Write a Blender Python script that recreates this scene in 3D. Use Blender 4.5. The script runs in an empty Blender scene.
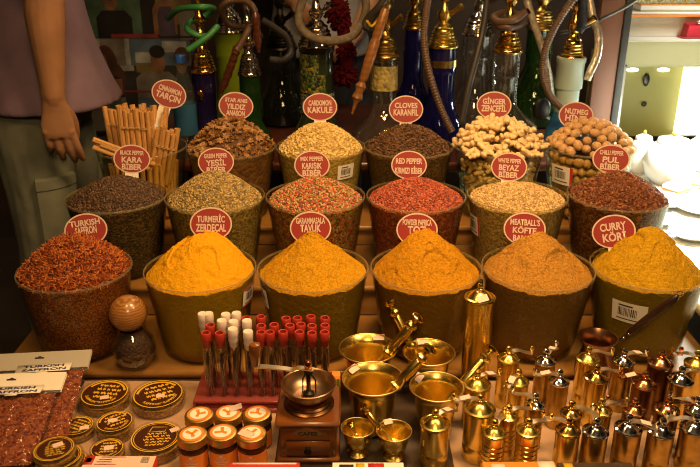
import bpy, math, random
import numpy as np
from mathutils import Vector, Matrix, Euler, noise
random.seed(7)
rng = np.random.default_rng(7)
SC = bpy.context.scene
COL = SC.collection
PI = math.pi
R_ = math.radians

# ------------------------------------------------------------------ camera
F, PX, PY = 750.0, 350.0, 233.5
PITCH = R_(22.0)
ZC = 1.29
cp, sp_ = math.cos(PITCH), math.sin(PITCH)
cam = bpy.data.cameras.new('camera')
cam.sensor_width = 36.0; cam.sensor_fit = 'HORIZONTAL'; cam.lens = F/700*36
cam.dof.use_dof = True; cam.dof.focus_distance = 1.55; cam.dof.aperture_fstop = 7.1
camo = bpy.data.objects.new('camera', cam); COL.objects.link(camo)
camo.location = (0, 0, ZC); camo.rotation_euler = (PI/2-PITCH, 0, 0)
SC.camera = camo

def ray(px, py):
    u = (px-PX)/F; v = (py-PY)/F
    return Vector((u, cp - v*sp_, -(sp_ + v*cp)))
def atY(px, py, Y):
    r = ray(px, py); return Vector((0, 0, ZC)) + r*(Y/r.y)
def atZ(px, py, z):
    r = ray(px, py); return Vector((0, 0, ZC)) + r*((z-ZC)/r.z)

# ------------------------------------------------------------------ materials
MATS = {}
def newmat(name):
    m = bpy.data.materials.new(name); m.use_nodes = True
    nt = m.node_tree
    b = nt.nodes.get('Principled BSDF')
    return m, nt, b
def rgb(c): return (c[0], c[1], c[2], 1)
def hexc(r, g, b):
    f = lambda x: (x/255/12.92) if x/255 <= .04045 else ((x/255+.055)/1.055)**2.4
    return (f(r), f(g), f(b))
def plain(name, col, rough=.5, metal=0, var=0.0, vscale=30, bump=0, bscale=60, coat=0, emit=None, estr=0, spec=.5, sheen=0):
    m, nt, b = newmat(name)
    b.inputs['Base Color'].default_value = rgb(col)
    b.inputs['Roughness'].default_value = rough
    b.inputs['Metallic'].default_value = metal
    b.inputs['Specular IOR Level'].default_value = spec
    if coat: b.inputs['Coat Weight'].default_value = coat; b.inputs['Coat Roughness'].default_value = .08
    if sheen: b.inputs['Sheen Weight'].default_value = sheen
    if emit: b.inputs['Emission Color'].default_value = rgb(emit); b.inputs['Emission Strength'].default_value = estr
    tc = nt.nodes.new('ShaderNodeTexCoord')
    if var:
        n = nt.nodes.new('ShaderNodeTexNoise'); n.inputs['Scale'].default_value = vscale; n.inputs['Detail'].default_value = 5
        nt.links.new(tc.outputs['Object'], n.inputs['Vector'])
        rp = nt.nodes.new('ShaderNodeValToRGB')
        rp.color_ramp.elements[0].position = .3; rp.color_ramp.elements[1].position = .7
        rp.color_ramp.elements[0].color = rgb([max(0, c*(1-var)) for c in col]); rp.color_ramp.elements[1].color = rgb([min(1, c*(1+var)) for c in col])
        nt.links.new(n.outputs['Fac'], rp.inputs['Fac']); nt.links.new(rp.outputs['Color'], b.inputs['Base Color'])
    if bump:
        n2 = nt.nodes.new('ShaderNodeTexNoise'); n2.inputs['Scale'].default_value = bscale; n2.inputs['Detail'].default_value = 6
        nt.links.new(tc.outputs['Object'], n2.inputs['Vector'])
        bp = nt.nodes.new('ShaderNodeBump'); bp.inputs['Strength'].default_value = bump; bp.inputs['Distance'].default_value = .004
        nt.links.new(n2.outputs['Fac'], bp.inputs['Height']); nt.links.new(bp.outputs['Normal'], b.inputs['Normal'])
    return m
def wood(name, c1, c2, scale=6, rough=.45, axis='X', coat=0, dist=3):
    m, nt, b = newmat(name)
    b.inputs['Roughness'].default_value = rough
    if coat: b.inputs['Coat Weight'].default_value = coat; b.inputs['Coat Roughness'].default_value = .12
    tc = nt.nodes.new('ShaderNodeTexCoord')
    w = nt.nodes.new('ShaderNodeTexWave'); w.wave_type = 'BANDS'; w.bands_direction = axis
    w.inputs['Scale'].default_value = scale; w.inputs['Distortion'].default_value = dist; w.inputs['Detail'].default_value = 3; w.inputs['Detail Scale'].default_value = 1.2
    nt.links.new(tc.outputs['Object'], w.inputs['Vector'])
    rp = nt.nodes.new('ShaderNodeValToRGB'); rp.color_ramp.elements[0].color = rgb(c1); rp.color_ramp.elements[1].color = rgb(c2)
    nt.links.new(w.outputs['Fac'], rp.inputs['Fac']); nt.links.new(rp.outputs['Color'], b.inputs['Base Color'])
    return m
def grainmat(name, cols, rough=.6):
    """colour changes from grain to grain"""
    m, nt, b = newmat(name)
    b.inputs['Roughness'].default_value = rough
    g = nt.nodes.new('ShaderNodeNewGeometry')
    rp = nt.nodes.new('ShaderNodeValToRGB'); cr = rp.color_ramp
    cr.interpolation = 'CONSTANT' if len(cols) > 3 else 'LINEAR'
    n = len(cols)
    for i, c in enumerate(cols):
        if i < 2: e = cr.elements[i]
        else: e = cr.elements.new(.999)
        e.color = rgb(c)
    for i in range(n):
        cr.elements[i].position = i/n if cr.interpolation == 'CONSTANT' else i/(n-1)
    for i, c in enumerate(cols): cr.elements[i].color = rgb(c)
    nt.links.new(g.outputs['Random Per Island'], rp.inputs['Fac']); nt.links.new(rp.outputs['Color'], b.inputs['Base Color'])
    return m
def bodymat(name, cols, scale=220, rough=.7):
    """packed grains seen as cells"""
    m, nt, b = newmat(name)
    b.inputs['Roughness'].default_value = rough
    tc = nt.nodes.new('ShaderNodeTexCoord')
    v = nt.nodes.new('ShaderNodeTexVoronoi'); v.inputs['Scale'].default_value = scale
    nt.links.new(tc.outputs['Object'], v.inputs['Vector'])
    sx = nt.nodes.new('ShaderNodeSeparateColor'); nt.links.new(v.outputs['Color'], sx.inputs['Color'])
    rp = nt.nodes.new('ShaderNodeValToRGB'); cr = rp.color_ramp; n = len(cols)
    cr.interpolation = 'CONSTANT' if n > 3 else 'LINEAR'
    for i in range(2, n): cr.elements.new(.999)
    for i in range(n): cr.elements[i].position = i/n if n > 3 else i/max(1, n-1)
    for i, c in enumerate(cols): cr.elements[i].color = rgb(c)
    nt.links.new(sx.outputs['Red'], rp.inputs['Fac']); nt.links.new(rp.outputs['Color'], b.inputs['Base Color'])
    bp = nt.nodes.new('ShaderNodeBump'); bp.invert = True; bp.inputs['Strength'].default_value = .9; bp.inputs['Distance'].default_value = .003
    nt.links.new(v.outputs['Distance'], bp.inputs['Height']); nt.links.new(bp.outputs['Normal'], b.inputs['Normal'])
    return m
def powder(name, col, speck=.25):
    m, nt, b = newmat(name)
    b.inputs['Roughness'].default_value = .95; b.inputs['Specular IOR Level'].default_value = .1
    tc = nt.nodes.new('ShaderNodeTexCoord')
    n = nt.nodes.new('ShaderNodeTexNoise'); n.inputs['Scale'].default_value = 260; n.inputs['Detail'].default_value = 4
    nt.links.new(tc.outputs['Object'], n.inputs['Vector'])
    rp = nt.nodes.new('ShaderNodeValToRGB'); rp.color_ramp.elements[0].position = .3; rp.color_ramp.elements[1].position = .62
    rp.color_ramp.elements[0].color = rgb([c*(1-speck) for c in col]); rp.color_ramp.elements[1].color = rgb(col)
    nt.links.new(n.outputs['Fac'], rp.inputs['Fac']); nt.links.new(rp.outputs['Color'], b.inputs['Base Color'])
    n2 = nt.nodes.new('ShaderNodeTexNoise'); n2.inputs['Scale'].default_value = 95; n2.inputs['Detail'].default_value = 8; n2.inputs['Roughness'].default_value = .65
    nt.links.new(tc.outputs['Object'], n2.inputs['Vector'])
    bp = nt.nodes.new('ShaderNodeBump'); bp.inputs['Strength'].default_value = 1; bp.inputs['Distance'].default_value = .006
    nt.links.new(n2.outputs['Fac'], bp.inputs['Height']); nt.links.new(bp.outputs['Normal'], b.inputs['Normal'])
    return m
def clear(name, tint=(1, 1, 1), gloss=1.0, haze=0.0, hazecol=(.8, .8, .8), rough=.05, ior=1.45, bump=0, bscale=40):
    """thin clear glass or plastic: see-through with a fresnel sheen and a little haze"""
    m = bpy.data.materials.new(name); m.use_nodes = True; nt = m.node_tree; nt.nodes.clear()
    out = nt.nodes.new('ShaderNodeOutputMaterial')
    t = nt.nodes.new('ShaderNodeBsdfTransparent'); t.inputs['Color'].default_value = rgb(tint)
    g = nt.nodes.new('ShaderNodeBsdfGlossy'); g.inputs['Roughness'].default_value = rough; g.inputs['Color'].default_value = rgb((gloss,)*3)
    lw = nt.nodes.new('ShaderNodeLayerWeight'); lw.inputs['Blend'].default_value = .5
    pw = nt.nodes.new('ShaderNodeMath'); pw.operation = 'POWER'; pw.inputs[1].default_value = 4.0
    f = nt.nodes.new('ShaderNodeMath'); f.operation = 'MULTIPLY_ADD'; f0 = ((ior-1)/(ior+1))**2
    f.inputs[1].default_value = .75-f0; f.inputs[2].default_value = f0
    nt.links.new(lw.outputs['Facing'], pw.inputs[0]); nt.links.new(pw.outputs[0], f.inputs[0])
    mx = nt.nodes.new('ShaderNodeMixShader')
    src = t
    if bump:
        tc = nt.nodes.new('ShaderNodeTexCoord'); n2 = nt.nodes.new('ShaderNodeTexNoise'); n2.inputs['Scale'].default_value = bscale; n2.inputs['Detail'].default_value = 3; n2.inputs['Distortion'].default_value = 1.5
        bp = nt.nodes.new('ShaderNodeBump'); bp.inputs['Strength'].default_value = bump; bp.inputs['Distance'].default_value = .01
        nt.links.new(tc.outputs['Object'], n2.inputs['Vector']); nt.links.new(n2.outputs['Fac'], bp.inputs['Height']); nt.links.new(bp.outputs['Normal'], g.inputs['Normal']); nt.links.new(bp.outputs['Normal'], lw.inputs['Normal'])
    if haze:
        d = nt.nodes.new('ShaderNodeBsdfDiffuse'); d.inputs['Color'].default_value = rgb(hazecol)
        mh = nt.nodes.new('ShaderNodeMixShader'); mh.inputs['Fac'].default_value = haze
        nt.links.new(t.outputs[0], mh.inputs[1]); nt.links.new(d.outputs[0], mh.inputs[2]); src = mh
    nt.links.new(f.outputs[0], mx.inputs['Fac']); nt.links.new(src.outputs[0], mx.inputs[1]); nt.links.new(g.outputs[0], mx.inputs[2])
    nt.links.new(mx.outputs[0], out.inputs['Surface'])
    return m

M = dict(
    brass=plain('brass', (.80, .60, .155), .26, 1, var=.12, vscale=40, bump=.05, bscale=90),
    brass_aged=plain('aged_brass', (.46, .31, .085), .28, 1, var=.25, vscale=50, bump=.1, bscale=90),
    bronze=plain('bronze', (.20, .10, .04), .3, 1, var=.25, vscale=50),
    gold=plain('gold_metal', (.72, .47, .13), .18, 1),
    chrome=plain('chrome', (.75, .72, .68), .12, 1),
    copper=plain('copper', (.62, .30, .14), .22, 1, var=.15),
    cap_gold=plain('matte_gold_lid', (.74, .50, .16), .36, 1),
    crank=plain('pale_crank_metal', (.88, .76, .54), .36, 1),
    grey_card=plain('grey_card', (.42, .40, .36), .5),
    dull_copper=plain('dull_copper', (.40, .26, .15), .36, 1, var=.1),
    pot_copper=plain('aged_copper_pot', (.36, .19, .10), .28, 1, var=.2),
    wood_black=plain('black_brown_wood', (.022, .009, .006), .3),
    plaque=plain('dull_brass_plaque', (.30, .17, .06), .4, .4),
    matt_black=plain('matt_black', (.012, .010, .009), .7),
    dark_metal=plain('dark_metal', (.05, .045, .04), .35, 1),
    iron=plain('black_iron', (.015, .013, .012), .4, .6),
    tub=clear('tub_plastic', (.93, .93, .80), .6, .01, (.45, .4, .2), .15, 1.3),
    rim=clear('tub_rim_plastic', (.95, .93, .85), .9, .13, (.66, .56, .38), .15, 1.4),
    glass=clear('clear_glass', (.95, .94, .90), 1, .015, (.7, .5, .35), rough=.03, ior=1.6),
    film=clear('clear_film', (.97, .96, .95), 1, .01, rough=.06, ior=1.45),
    tinplastic=clear('round_box_plastic', (.95, .93, .88), 1, .015, (.6, .45, .25), rough=.08, ior=1.6, bump=.3, bscale=60),
    bagfilm=clear('packet_film', (.97, .96, .95), .7, .004, rough=.08, ior=1.5, bump=.8, bscale=38),
    pet=clear('water_bottle_plastic', (.90, .94, .95), 1, .03, (.5, .6, .65)),
    white=plain('white_plastic', (.82, .80, .76), .4),
    card=plain('white_card', (.80, .76, .68), .6),
    signred=plain('sign_red', (.27, .024, .018), .5),
    signwhite=plain('sign_cream', (.60, .47, .40), .5),
    red_cap=plain('red_rubber_cap', (.36, .030, .018), .4),
    white_cap=plain('white_plastic_cap', (.74, .62, .56), .4),
    acrylic=clear('pink_acrylic', (.9, .45, .42), .7, .5, (.42, .10, .09), .15),
    wood_step=wood('step_wood', (.25, .12, .026), (.34, .17, .045), 8, .4, 'Z', coat=.2),
    wood_counter=wood('counter_wood', (.050, .034, .024), (.075, .05, .034), 8, .3, 'Y'),
    wood_mill=wood('grinder_wood', (.13, .040, .007), (.19, .062, .011), 10, .3, 'Z', coat=.35),
    wood_ball=wood('olive_wood', (.22, .09, .02), (.38, .18, .05), 55, .3, 'Z', coat=.4, dist=6),
    wood_dark=wood('dark_red_wood', (.055, .014, .008), (.09, .025, .012), 18, .3, 'Z', coat=.3),
    wood_orange=wood('orange_wood', (.20, .080, .02), (.26, .11, .03), 18, .35, 'Z', coat=.3),
    paper=plain('cream_paper', (.46, .29, .18), .45, var=.15, vscale=14, bump=.25, bscale=9),
    sticker=plain('pale_sticker', (.74, .55, .47), .6),
    ink=plain('dark_ink', (.03, .025, .03), .6),
    ink_blue=plain('navy_ink', (.02, .025, .12), .6),
    redprint=plain('red_print', (.5, .03, .02), .5),
    orange=plain('orange_print', (.75, .23, .025), .5),
    yellow=plain('yellow_print', (.68, .42, .03), .45),
    brownlabel=plain('brown_label', (.055, .017, .008), .3),
    honey=plain('dark_honey', (.06, .02, .006), .15),
    wall=plain('brown_wall', (.045, .026, .017), .8, var=.3, vscale=3),
    ceil=plain('dim_ceiling', (.12, .09, .07), .9),
    floor=plain('dark_floor', (.05, .035, .025), .7, var=.2, vscale=5),
)

# ------------------------------------------------------------------ mesh builder
def basis(d, up=Vector((0, 0, 1))):
    d = d.normalized()
    if abs(d.dot(up)) > .98: up = Vector((1, 0, 0))
    a = up.cross(d).normalized(); b = d.cross(a).normalized()
    return a, b
class G:
    def __init__(s): s.v = []; s.f = []; s.m = []
    def add(s, vs, fs, mi=0):
        o = len(s.v); s.v += [tuple(x) for x in vs]; s.f += [tuple(i+o for i in f) for f in fs]; s.m += [mi]*len(fs); return s
    def rings(s, rs, mi=0, cap0=True, cap1=True, close=True):
        o = len(s.v); n = len(rs[0])
        for r in rs: s.v += [tuple(p) for p in r]
        for i in range(len(rs)-1):
            for j in range(n if close else n-1):
                k = (j+1) % n
                s.f.append((o+i*n+j, o+i*n+k, o+(i+1)*n+k, o+(i+1)*n+j)); s.m.append(mi)
        if cap0: s.f.append(tuple(o+j for j in reversed(range(n)))); s.m.append(mi)
        if cap1: s.f.append(tuple(o+(len(rs)-1)*n+j for j in range(n))); s.m.append(mi)
        return s
    def lathe(s, prof, seg=32, c=(0, 0, 0), mi=0, mat=None, cap0=True, cap1=True):
        rs = []
        for r, z in prof:
            r = max(r, 1e-5)
            ring = [Vector((r*math.cos(2*PI*j/seg), r*math.sin(2*PI*j/seg), z)) for j in range(seg)]
            if mat is not None: ring = [mat @ p for p in ring]
            rs.append([p+Vector(c) for p in ring])
        return s.rings(rs, mi, cap0, cap1)
    def box(s, lo, hi, mi=0, bev=0.0, mat=None):
        (x0, y0, z0), (x1, y1, z1) = lo, hi
        if bev:
            b = bev
            def rr(i, z):  # octagon ring
                return [(x0+b+i, y0+i, z), (x1-b-i, y0+i, z), (x1-i, y0+b+i, z), (x1-i, y1-b-i, z), (x1-b-i, y1-i, z), (x0+b+i, y1-i, z), (x0+i, y1-b-i, z), (x0+i, y0+b+i, z)]
            rs = [rr(b*.8, z0), rr(0, z0+b), rr(0, z1-b), rr(b*.8, z1)]
            if mat is not None: rs = [[mat @ Vector(p) for p in r] for r in rs]
            return s.rings(rs, mi)
        vs = [Vector(p) for p in [(x0, y0, z0), (x1, y0, z0), (x1, y1, z0), (x0, y1, z0), (x0, y0, z1), (x1, y0, z1), (x1, y1, z1), (x0, y1, z1)]]
        if mat is not None: vs = [mat @ p for p in vs]
        return s.add(vs, [(3, 2, 1, 0), (4, 5, 6, 7), (0, 1, 5, 4), (1, 2, 6, 5), (2, 3, 7, 6), (3, 0, 4, 7)], mi)
    def tube(s, pts, rad, seg=10, mi=0, flat=1.0, cap=True):
        pts = [Vector(p) for p in pts]; n = len(pts)
        if not hasattr(rad, '__len__'): rad = [rad]*n
        rs = []; a = None
        for i, p in enumerate(pts):
            d = (pts[min(i+1, n-1)]-pts[max(i-1, 0)])
            if d.length < 1e-9: d = Vector((0, 0, 1))
            d.normalize()
            if a is None: a, b = basis(d)
            else:
                a = (a - d*a.dot(d)).normalized(); b = d.cross(a).normalized()
            rs.append([p + a*(rad[i]*math.cos(2*PI*j/seg)) + b*(rad[i]*flat*math.sin(2*PI*j/seg)) for j in range(seg)])
        return s.rings(rs, mi, cap, cap)
    def ell(s, c, r, mi=0, seg=16, rows=10, mat=None):
        if not hasattr(r, '__len__'): r = (r, r, r)
        rs = []
        for i in range(rows+1):
            t = PI*i/rows; q = max(math.sin(t), 1e-4)
            ring = [Vector((r[0]*q*math.cos(2*PI*j/seg), r[1]*q*math.sin(2*PI*j/seg), -r[2]*math.cos(t))) for j in range(seg)]
            if mat is not None: ring = [mat @ p for p in ring]
            rs.append([p+Vector(c) for p in ring])
        return s.rings(rs, mi)
    def disc(s, c, rx, ry, seg=40, mi=0, mat=None):
        vs = [Vector((rx*math.cos(2*PI*j/seg), ry*math.sin(2*PI*j/seg), 0)) for j in range(seg)]
        if mat is not None: vs = [mat @ p for p in vs]
        return s.add([p+Vector(c) for p in vs], [tuple(range(seg))], mi)
    def build(s, name, mats, parent=None, angle=40, loc=None, rot=None):
        me = bpy.data.meshes.new(name)
        me.from_pydata(s.v, [], s.f)
        if not isinstance(mats, (list, tuple)): mats = [mats]
        for m in mats: me.materials.append(M[m] if isinstance(m, str) else m)
        me.polygons.foreach_set('material_index', s.m)
        me.polygons.foreach_set('use_smooth', [True]*len(s.f))
        me.update()
        if angle is not None: me.set_sharp_from_angle(angle=R_(angle))
        return link(name, me, parent, loc, rot)
def link(name, me, parent=None, loc=None, rot=None):
    o = bpy.data.objects.new(name, me); COL.objects.link(o)
    if parent is not None: o.parent = parent
    if loc is not None: o.location = loc
    if rot is not None: o.rotation_euler = rot
    return o
def tag(o, label=None, cat=None, group=None, kind=None):
    if label: o['label'] = label
    if cat: o['category'] = cat
    if group: o['group'] = group
    if kind: o['kind'] = kind
    return o
def thing(name, label, cat, loc=(0, 0, 0), rz=0, group=None, rot=None):
    o = bpy.data.objects.new(name, None); COL.objects.link(o)
    o.empty_display_size = .05
    o.location = loc; o.rotation_euler = rot if rot else (0, 0, rz)
    return tag(o, label, cat, group)
def dup(root, loc=None, rot=None, label=None, group=None, scale=None):
    r = root.copy(); COL.objects.link(r)
    if loc is not None: r.location = loc
    if rot is not None: r.rotation_euler = rot
    if scale is not None: r.scale = scale
    if label: r['label'] = label
    if group: r['group'] = group
    def kids(src, dst):
        for ch in list(src.children):
            c = ch.copy(); COL.objects.link(c); c.parent = dst; kids(ch, c)
    kids(root, r)
    return r
def catmull(pts, n=8):
    P = [Vector(p) for p in pts]; P = [P[0]*2-P[1]] + P + [P[-1]*2-P[-2]]
    out = []
    for i in range(1, len(P)-2):
        for k in range(n):
            t = k/n; a, b, c, d = P[i-1], P[i], P[i+1], P[i+2]
            out.append(.5*((2*b)+(c-a)*t+(2*a-5*b+4*c-d)*t*t+(3*b-a-3*c+d)*t**3))
    out.append(P[-2]); return out

# ------------------------------------------------------------------ lettering
_txt = {}
def text_geo(s):
    """flat glyph outlines of one line, centred, height 1 for capitals"""
    if s in _txt: return _txt[s]
    cu = bpy.data.curves.new('lettering', 'FONT'); cu.body = s; cu.offset = .034; cu.resolution_u = 3
    o = bpy.data.objects.new('lettering', cu); COL.objects.link(o)
    bpy.context.view_layer.update()
    me = bpy.data.meshes.new_from_object(o.evaluated_get(bpy.context.evaluated_depsgraph_get()))
    vs = [v.co.copy() for v in me.vertices]; fs = [tuple(p.vertices) for p in me.polygons]
    bpy.data.objects.remove(o); bpy.data.curves.remove(cu); bpy.data.meshes.remove(me)
    x0 = min(v.x for v in vs); x1 = max(v.x for v in vs)
    vs = [Vector((v.x-(x0+x1)/2, v.y, 0)) for v in vs]
    _txt[s] = (vs, fs, x1-x0); return _txt[s]
def put_text(g, s, w, h, mat, mi=0):
    vs, fs, ww = text_geo(s)
    k = w/ww; kh = h/.73
    g.add([mat @ Vector((v.x*k, v.y*kh, 0)) for v in vs], fs, mi)
SIGNS = {
 'cinnamon': ['CINNAMON', 'TARÇIN'], 'star anise': ['STAR ANIS', 'YILDIZ', 'ANASON'], 'cardamom': ['CARDOMON', 'KAKULE'],
 'cloves': ['CLOVES', 'KARANFIL'], 'ginger': ['GİNGER', 'ZENCEFİL'], 'nutmeg': ['NUTMEG', 'HİNT'],
 'black pepper': ['BLACK PEPPER', 'KARA', 'BİBER'], 'green pepper': ['GREEN PEPPER', 'YEŞİL', 'BİBER'], 'mixed pepper': ['MIX PEPPER', 'KARIŞIK', 'BİBER'],
 'red pepper': ['RED PEPPER', 'KIRMIZI BİBER'], 'white pepper': ['WHITE PEPPER', 'BEYAZ', 'BİBER'], 'chilli flakes': ['CHILLI PEPPER', 'PUL', 'BİBER'],
 'saffron': ['TURKISH', 'SAFFRON'], 'turmeric': ['TURMERİC', 'ZERDEÇAL'], 'garam masala': ['GARAMMASALA', 'TAVUK'],
 'paprika': ['POWDER PAPRICA', 'TOZ'], 'meatball spice': ["MEATBALL'S", 'KÖFTE', 'BAHAR'], 'curry': ['CURRY', 'KÖRİ'],
}
for ls in SIGNS.values():
    for l in ls: text_geo(l)
for l in ['SAFFRON', 'TURKISH SAFFRON', 'S', 'A', 'F', 'R', 'O', 'N', 'H', 'I', 'Z', 'E', '*']: text_geo(l)

# ------------------------------------------------------------------ levels
C0, S1, S2, S3, HZ = .405, .424, .503, .559, .66
# ------------------------------------------------------------------ room
def struct(name, g, mat): return tag(g.build(name, mat), kind='structure')
struct('floor', G().box((-3, -1.5, -.05), (3, 3.6, 0)), 'floor')
struct('wall_back', G().box((-3, 3.5, 0), (3, 3.6, 2.8)), 'wall')
struct('wall_left', G().box((-3.1, -1.5, 0), (-3, 3.6, 2.8)), 'wall')
struct('wall_right', G().box((3, -1.5, 0), (3.1, 3.6, 2.8)), 'wall')
struct('ceiling', G().box((-3.1, -1.5, 2.8), (3.1, 3.6, 2.9)), 'ceil')

# ------------------------------------------------------------------ stall furniture
ct = thing('display_counter', 'low wooden counter carrying the brassware, grinder and saffron boxes', 'counter', (0, 1.2, 0))
G().box((-.95, -.27, C0-.035), (.80, .165, C0-.001), bev=.004).build('top', 'wood_counter', ct)
for sx in (-.9, .75):
    for sy in (-.22, .12):
        G().box((sx-.025, sy-.025, 0), (sx+.025, sy+.025, C0-.036)).build('leg', 'wood_counter', ct)
st = thing('stepped_stand', 'stepped wooden stand with three treads holding the spice tubs', 'stand', (0, 1.37, 0))
for nm, x0, x1, y0, y1, z in [('tread', -.745, .79, 0.0, .245, S1), ('tread', -.66, .79, .245, .495, S2), ('tread', -.66, .79, .495, .735, S3)]:
    G().box((x0, y0-.004 if y0 else -.006, z-.018), (x1, y1, z), bev=.003).build(nm, 'wood_step', st)
G().box((-.74, .004, .30), (.785, .018, S1-.0185)).build('riser', 'wood_step', st)
G().box((-.655, .247, S1+.001), (.785, .259, S2-.0185)).build('riser', 'wood_step', st)
G().box((-.655, .497, S2+.001), (.785, .509, S3-.0185)).build('riser', 'wood_step', st)
G().box((-.735, .02, 0), (-.715, .24, S1-.0185)).build('side_panel', 'wood_step', st)
G().box((-.655, .26, 0), (-.635, .73, S2-.0185)).build('side_panel', 'wood_step', st)
G().box((.765, .02, 0), (.785, .73, S1-.0185)).build('side_panel', 'wood_step', st)
bt = thing('back_table', 'dark low table behind the stepped stand carrying the water pipes', 'table', (0, 2.5, 0))
G().box((-.66, -.385, HZ-.03), (.765, .42, HZ-.001), bev=.004).build('top', 'wood_dark', bt)
for sx in (-.62, .72):
    for sy in (-.34, .38):
        G().box((sx-.025, sy-.025, 0), (sx+.025, sy+.025, HZ-.031)).build('leg', 'wood_dark', bt)
# crumpled paper lying on the counter
for px0, px1, py0, py1, nx, ny, lab in ((-.56, -.135, .945, 1.355, 50, 40, 'crumpled cream paper spread under the saffron boxes and gold lidded jars'),
                                        (.185, .79, .945, 1.355, 64, 40, 'crumpled cream paper spread under the brass pepper mills')):
    pg = G(); vs = []
    for j in range(ny+1):
        for i in range(nx+1):
            x = px0+(px1-px0)*i/nx; y = py0+(py1-py0)*j/ny
            vs.append((x, y, C0 + .0004 + .0022*abs(noise.noise(Vector((x*9, y*9, 3))))+.0012*abs(noise.noise(Vector((x*30, y*30, 1))))))
    pg.add(vs, [(j*(nx+1)+i, j*(nx+1)+i+1, (j+1)*(nx+1)+i+1, (j+1)*(nx+1)+i) for j in range(ny) for i in range(nx)])
    tag(pg.build('paper_sheet', 'paper', angle=None), lab, 'paper')
CT = C0+.0015     # what stands on the paper

# ------------------------------------------------------------------ tubs
TR, TB, TH = .119, .090, .19
def tub_r(z): return TB + (TR-TB)*(z/TH)**.9
def make_tub():
    g = G(); zs = [0, .004, .03, .07, .11, .15, TH]
    prof = [(TB-.004, 0), (TB, .003)] + [(tub_r(z), z) for z in zs[2:]]
    inner = [(tub_r(z)-.002, z) for z in reversed(zs[2:])] + [(TB-.003, .0035), (0.0005, .0035)]
    g.lathe([(0.0005, 0)] + prof + inner, 72, cap0=False, cap1=False)
    return g
tub0 = make_tub().build('spice_tub', 'tub')
rg = G(); rg.lathe([(TR-.0003, TH-.0045), (TR+.0016, TH-.004), (TR+.0020, TH-.001), (TR+.0010, TH+.0008), (TR-.0014, TH+.0008), (TR-.0019, TH-.003)], 72, cap0=False, cap1=False)
rg.build('rim', 'rim', tub0)
def patch(g, a0, a1, z0, z1, rf, mi=0, n=10):
    rs = []
    for z in (z0, z1):
        rs.append([(rf(z)*math.cos(a0+(a1-a0)*i/n), rf(z)*math.sin(a0+(a1-a0)*i/n), z) for i in range(n+1)])
    g.rings(rs, mi, False, False, False)
def tub_sticker(tub, a, w, z0, z1, red=None, tilt=0):
    g = G(); hw = w/.11/2
    patch(g, a-hw, a+hw, z0, z1, lambda z: tub_r(z)+.0009)
    h = z1-z0
    x = a-hw*.62
    while x < a+hw*.45:                      # bar code
        d = random.choice([.008, .012, .02])
        patch(g, x, x+d, z0+h*.32, z0+h*.72, lambda z: tub_r(z)+.0014, 1, 1); x += d+random.choice([.01, .016])
    patch(g, a-hw*.6, a+hw*.2, z0+h*.80, z0+h*.87, lambda z: tub_r(z)+.0014, 1, 4)
    patch(g, a-hw*.7, a+hw*.6, z0+h*.14, z0+h*.19, lambda z: tub_r(z)+.0014, 1, 4)
    if red == 'side': patch(g, a+hw*.78, a+hw, z0, z1, lambda z: tub_r(z)+.0014, 2, 2)
    if red == 'frame':
        patch(g, a-hw, a+hw, z1-h*.1, z1, lambda z: tub_r(z)+.0014, 2, 6); patch(g, a-hw, a+hw, z0, z0+h*.1, lambda z: tub_r(z)+.0014, 2, 6)
    g.build('price_sticker', ['card', 'ink', 'redprint'], tub, angle=None)

# heaps: height over the rim plane as a function of t = r/R
def hz(t, h, e, n=1.0):
    t = min(max(t, 0), 1)
    return h*(1-((math.sqrt(t*t+e*e)-e)/(math.sqrt(1+e*e)-e))**n)
FILL = TH-.011
HR = tub_r(FILL)-.0030
LIFT = .007
def wave(x, y, seed):
    a = math.atan2(y, x); return .0045*noise.fractal(Vector((math.cos(a)*4, math.sin(a)*4, seed)), 1, 2, 3)
def heap_z(x, y, h, e, n, amp, seed, off=(0, 0)):
    r = math.hypot(x, y)
    xo, yo = x-off[0]*(1-r/HR), y-off[1]*(1-r/HR)
    t = min(1, math.hypot(xo, yo)/HR) if r < HR else 1
    if r >= HR*.999: t = 1
    nz = noise.fractal(Vector((x*28, y*28, seed)), 1.0, 2.0, 4)
    if amp > .004:                               # crumbly powder: lumps, and ledges where it has slipped
        nz += .42*noise.fractal(Vector((x*120, y*120, seed)), .7, 2.0, 4)
        for q, thr in ((17, .12), (31, .2)):
            s_ = (noise.noise(Vector((x*q, y*q, seed+q)))-thr)/.07
            s_ = min(1, max(0, s_)); nz -= (1.7 if q == 17 else .9)*s_*s_*(3-2*s_)
    return FILL + hz(t, h+LIFT, e, n) + amp*nz*(1-.75*(r/HR)**3) + wave(x, y, seed)*min(1, r/HR)**8
def heap_mesh(h, e, n, amp, seed, rings=70, seg=150, off=(0, 0), edge=.168):
    """filling of the tub and the heap over its rim: one closed mesh; slot 0 the heap, slot 1 what the wall presses on"""
    g = G()
    body = [(TB-.006, .005)] + [(tub_r(z)-.0026, z) for z in (.032, .05, .08, .11, .145)]
    rs = []
    for r, z in body: rs.append([Vector((r*math.cos(2*PI*j/seg), r*math.sin(2*PI*j/seg), z)) for j in range(seg)])
    g.rings(rs, 1, True, False)
    top = [rs[-1]]
    for i in range(rings, 0, -1):
        if i == rings:                       # the fill line against the wall, in both materials
            line = []
            for j in range(seg):
                x, y = HR*math.cos(2*PI*j/seg), HR*math.sin(2*PI*j/seg)
                line.append(Vector((x, y, heap_z(x, y, h, e, n, amp, seed, off)-.0004)))
            g.rings([rs[-1], line], 1, False, False); top = [line]
        r = HR*i/rings
        ring = []
        for j in range(seg):
            x, y = r*math.cos(2*PI*j/seg), r*math.sin(2*PI*j/seg)
            ring.append(Vector((x, y, heap_z(x, y, h, e, n, amp, seed, off))))
        top.append(ring)
    g.rings(top, 0, False, True)
    return g
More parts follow.
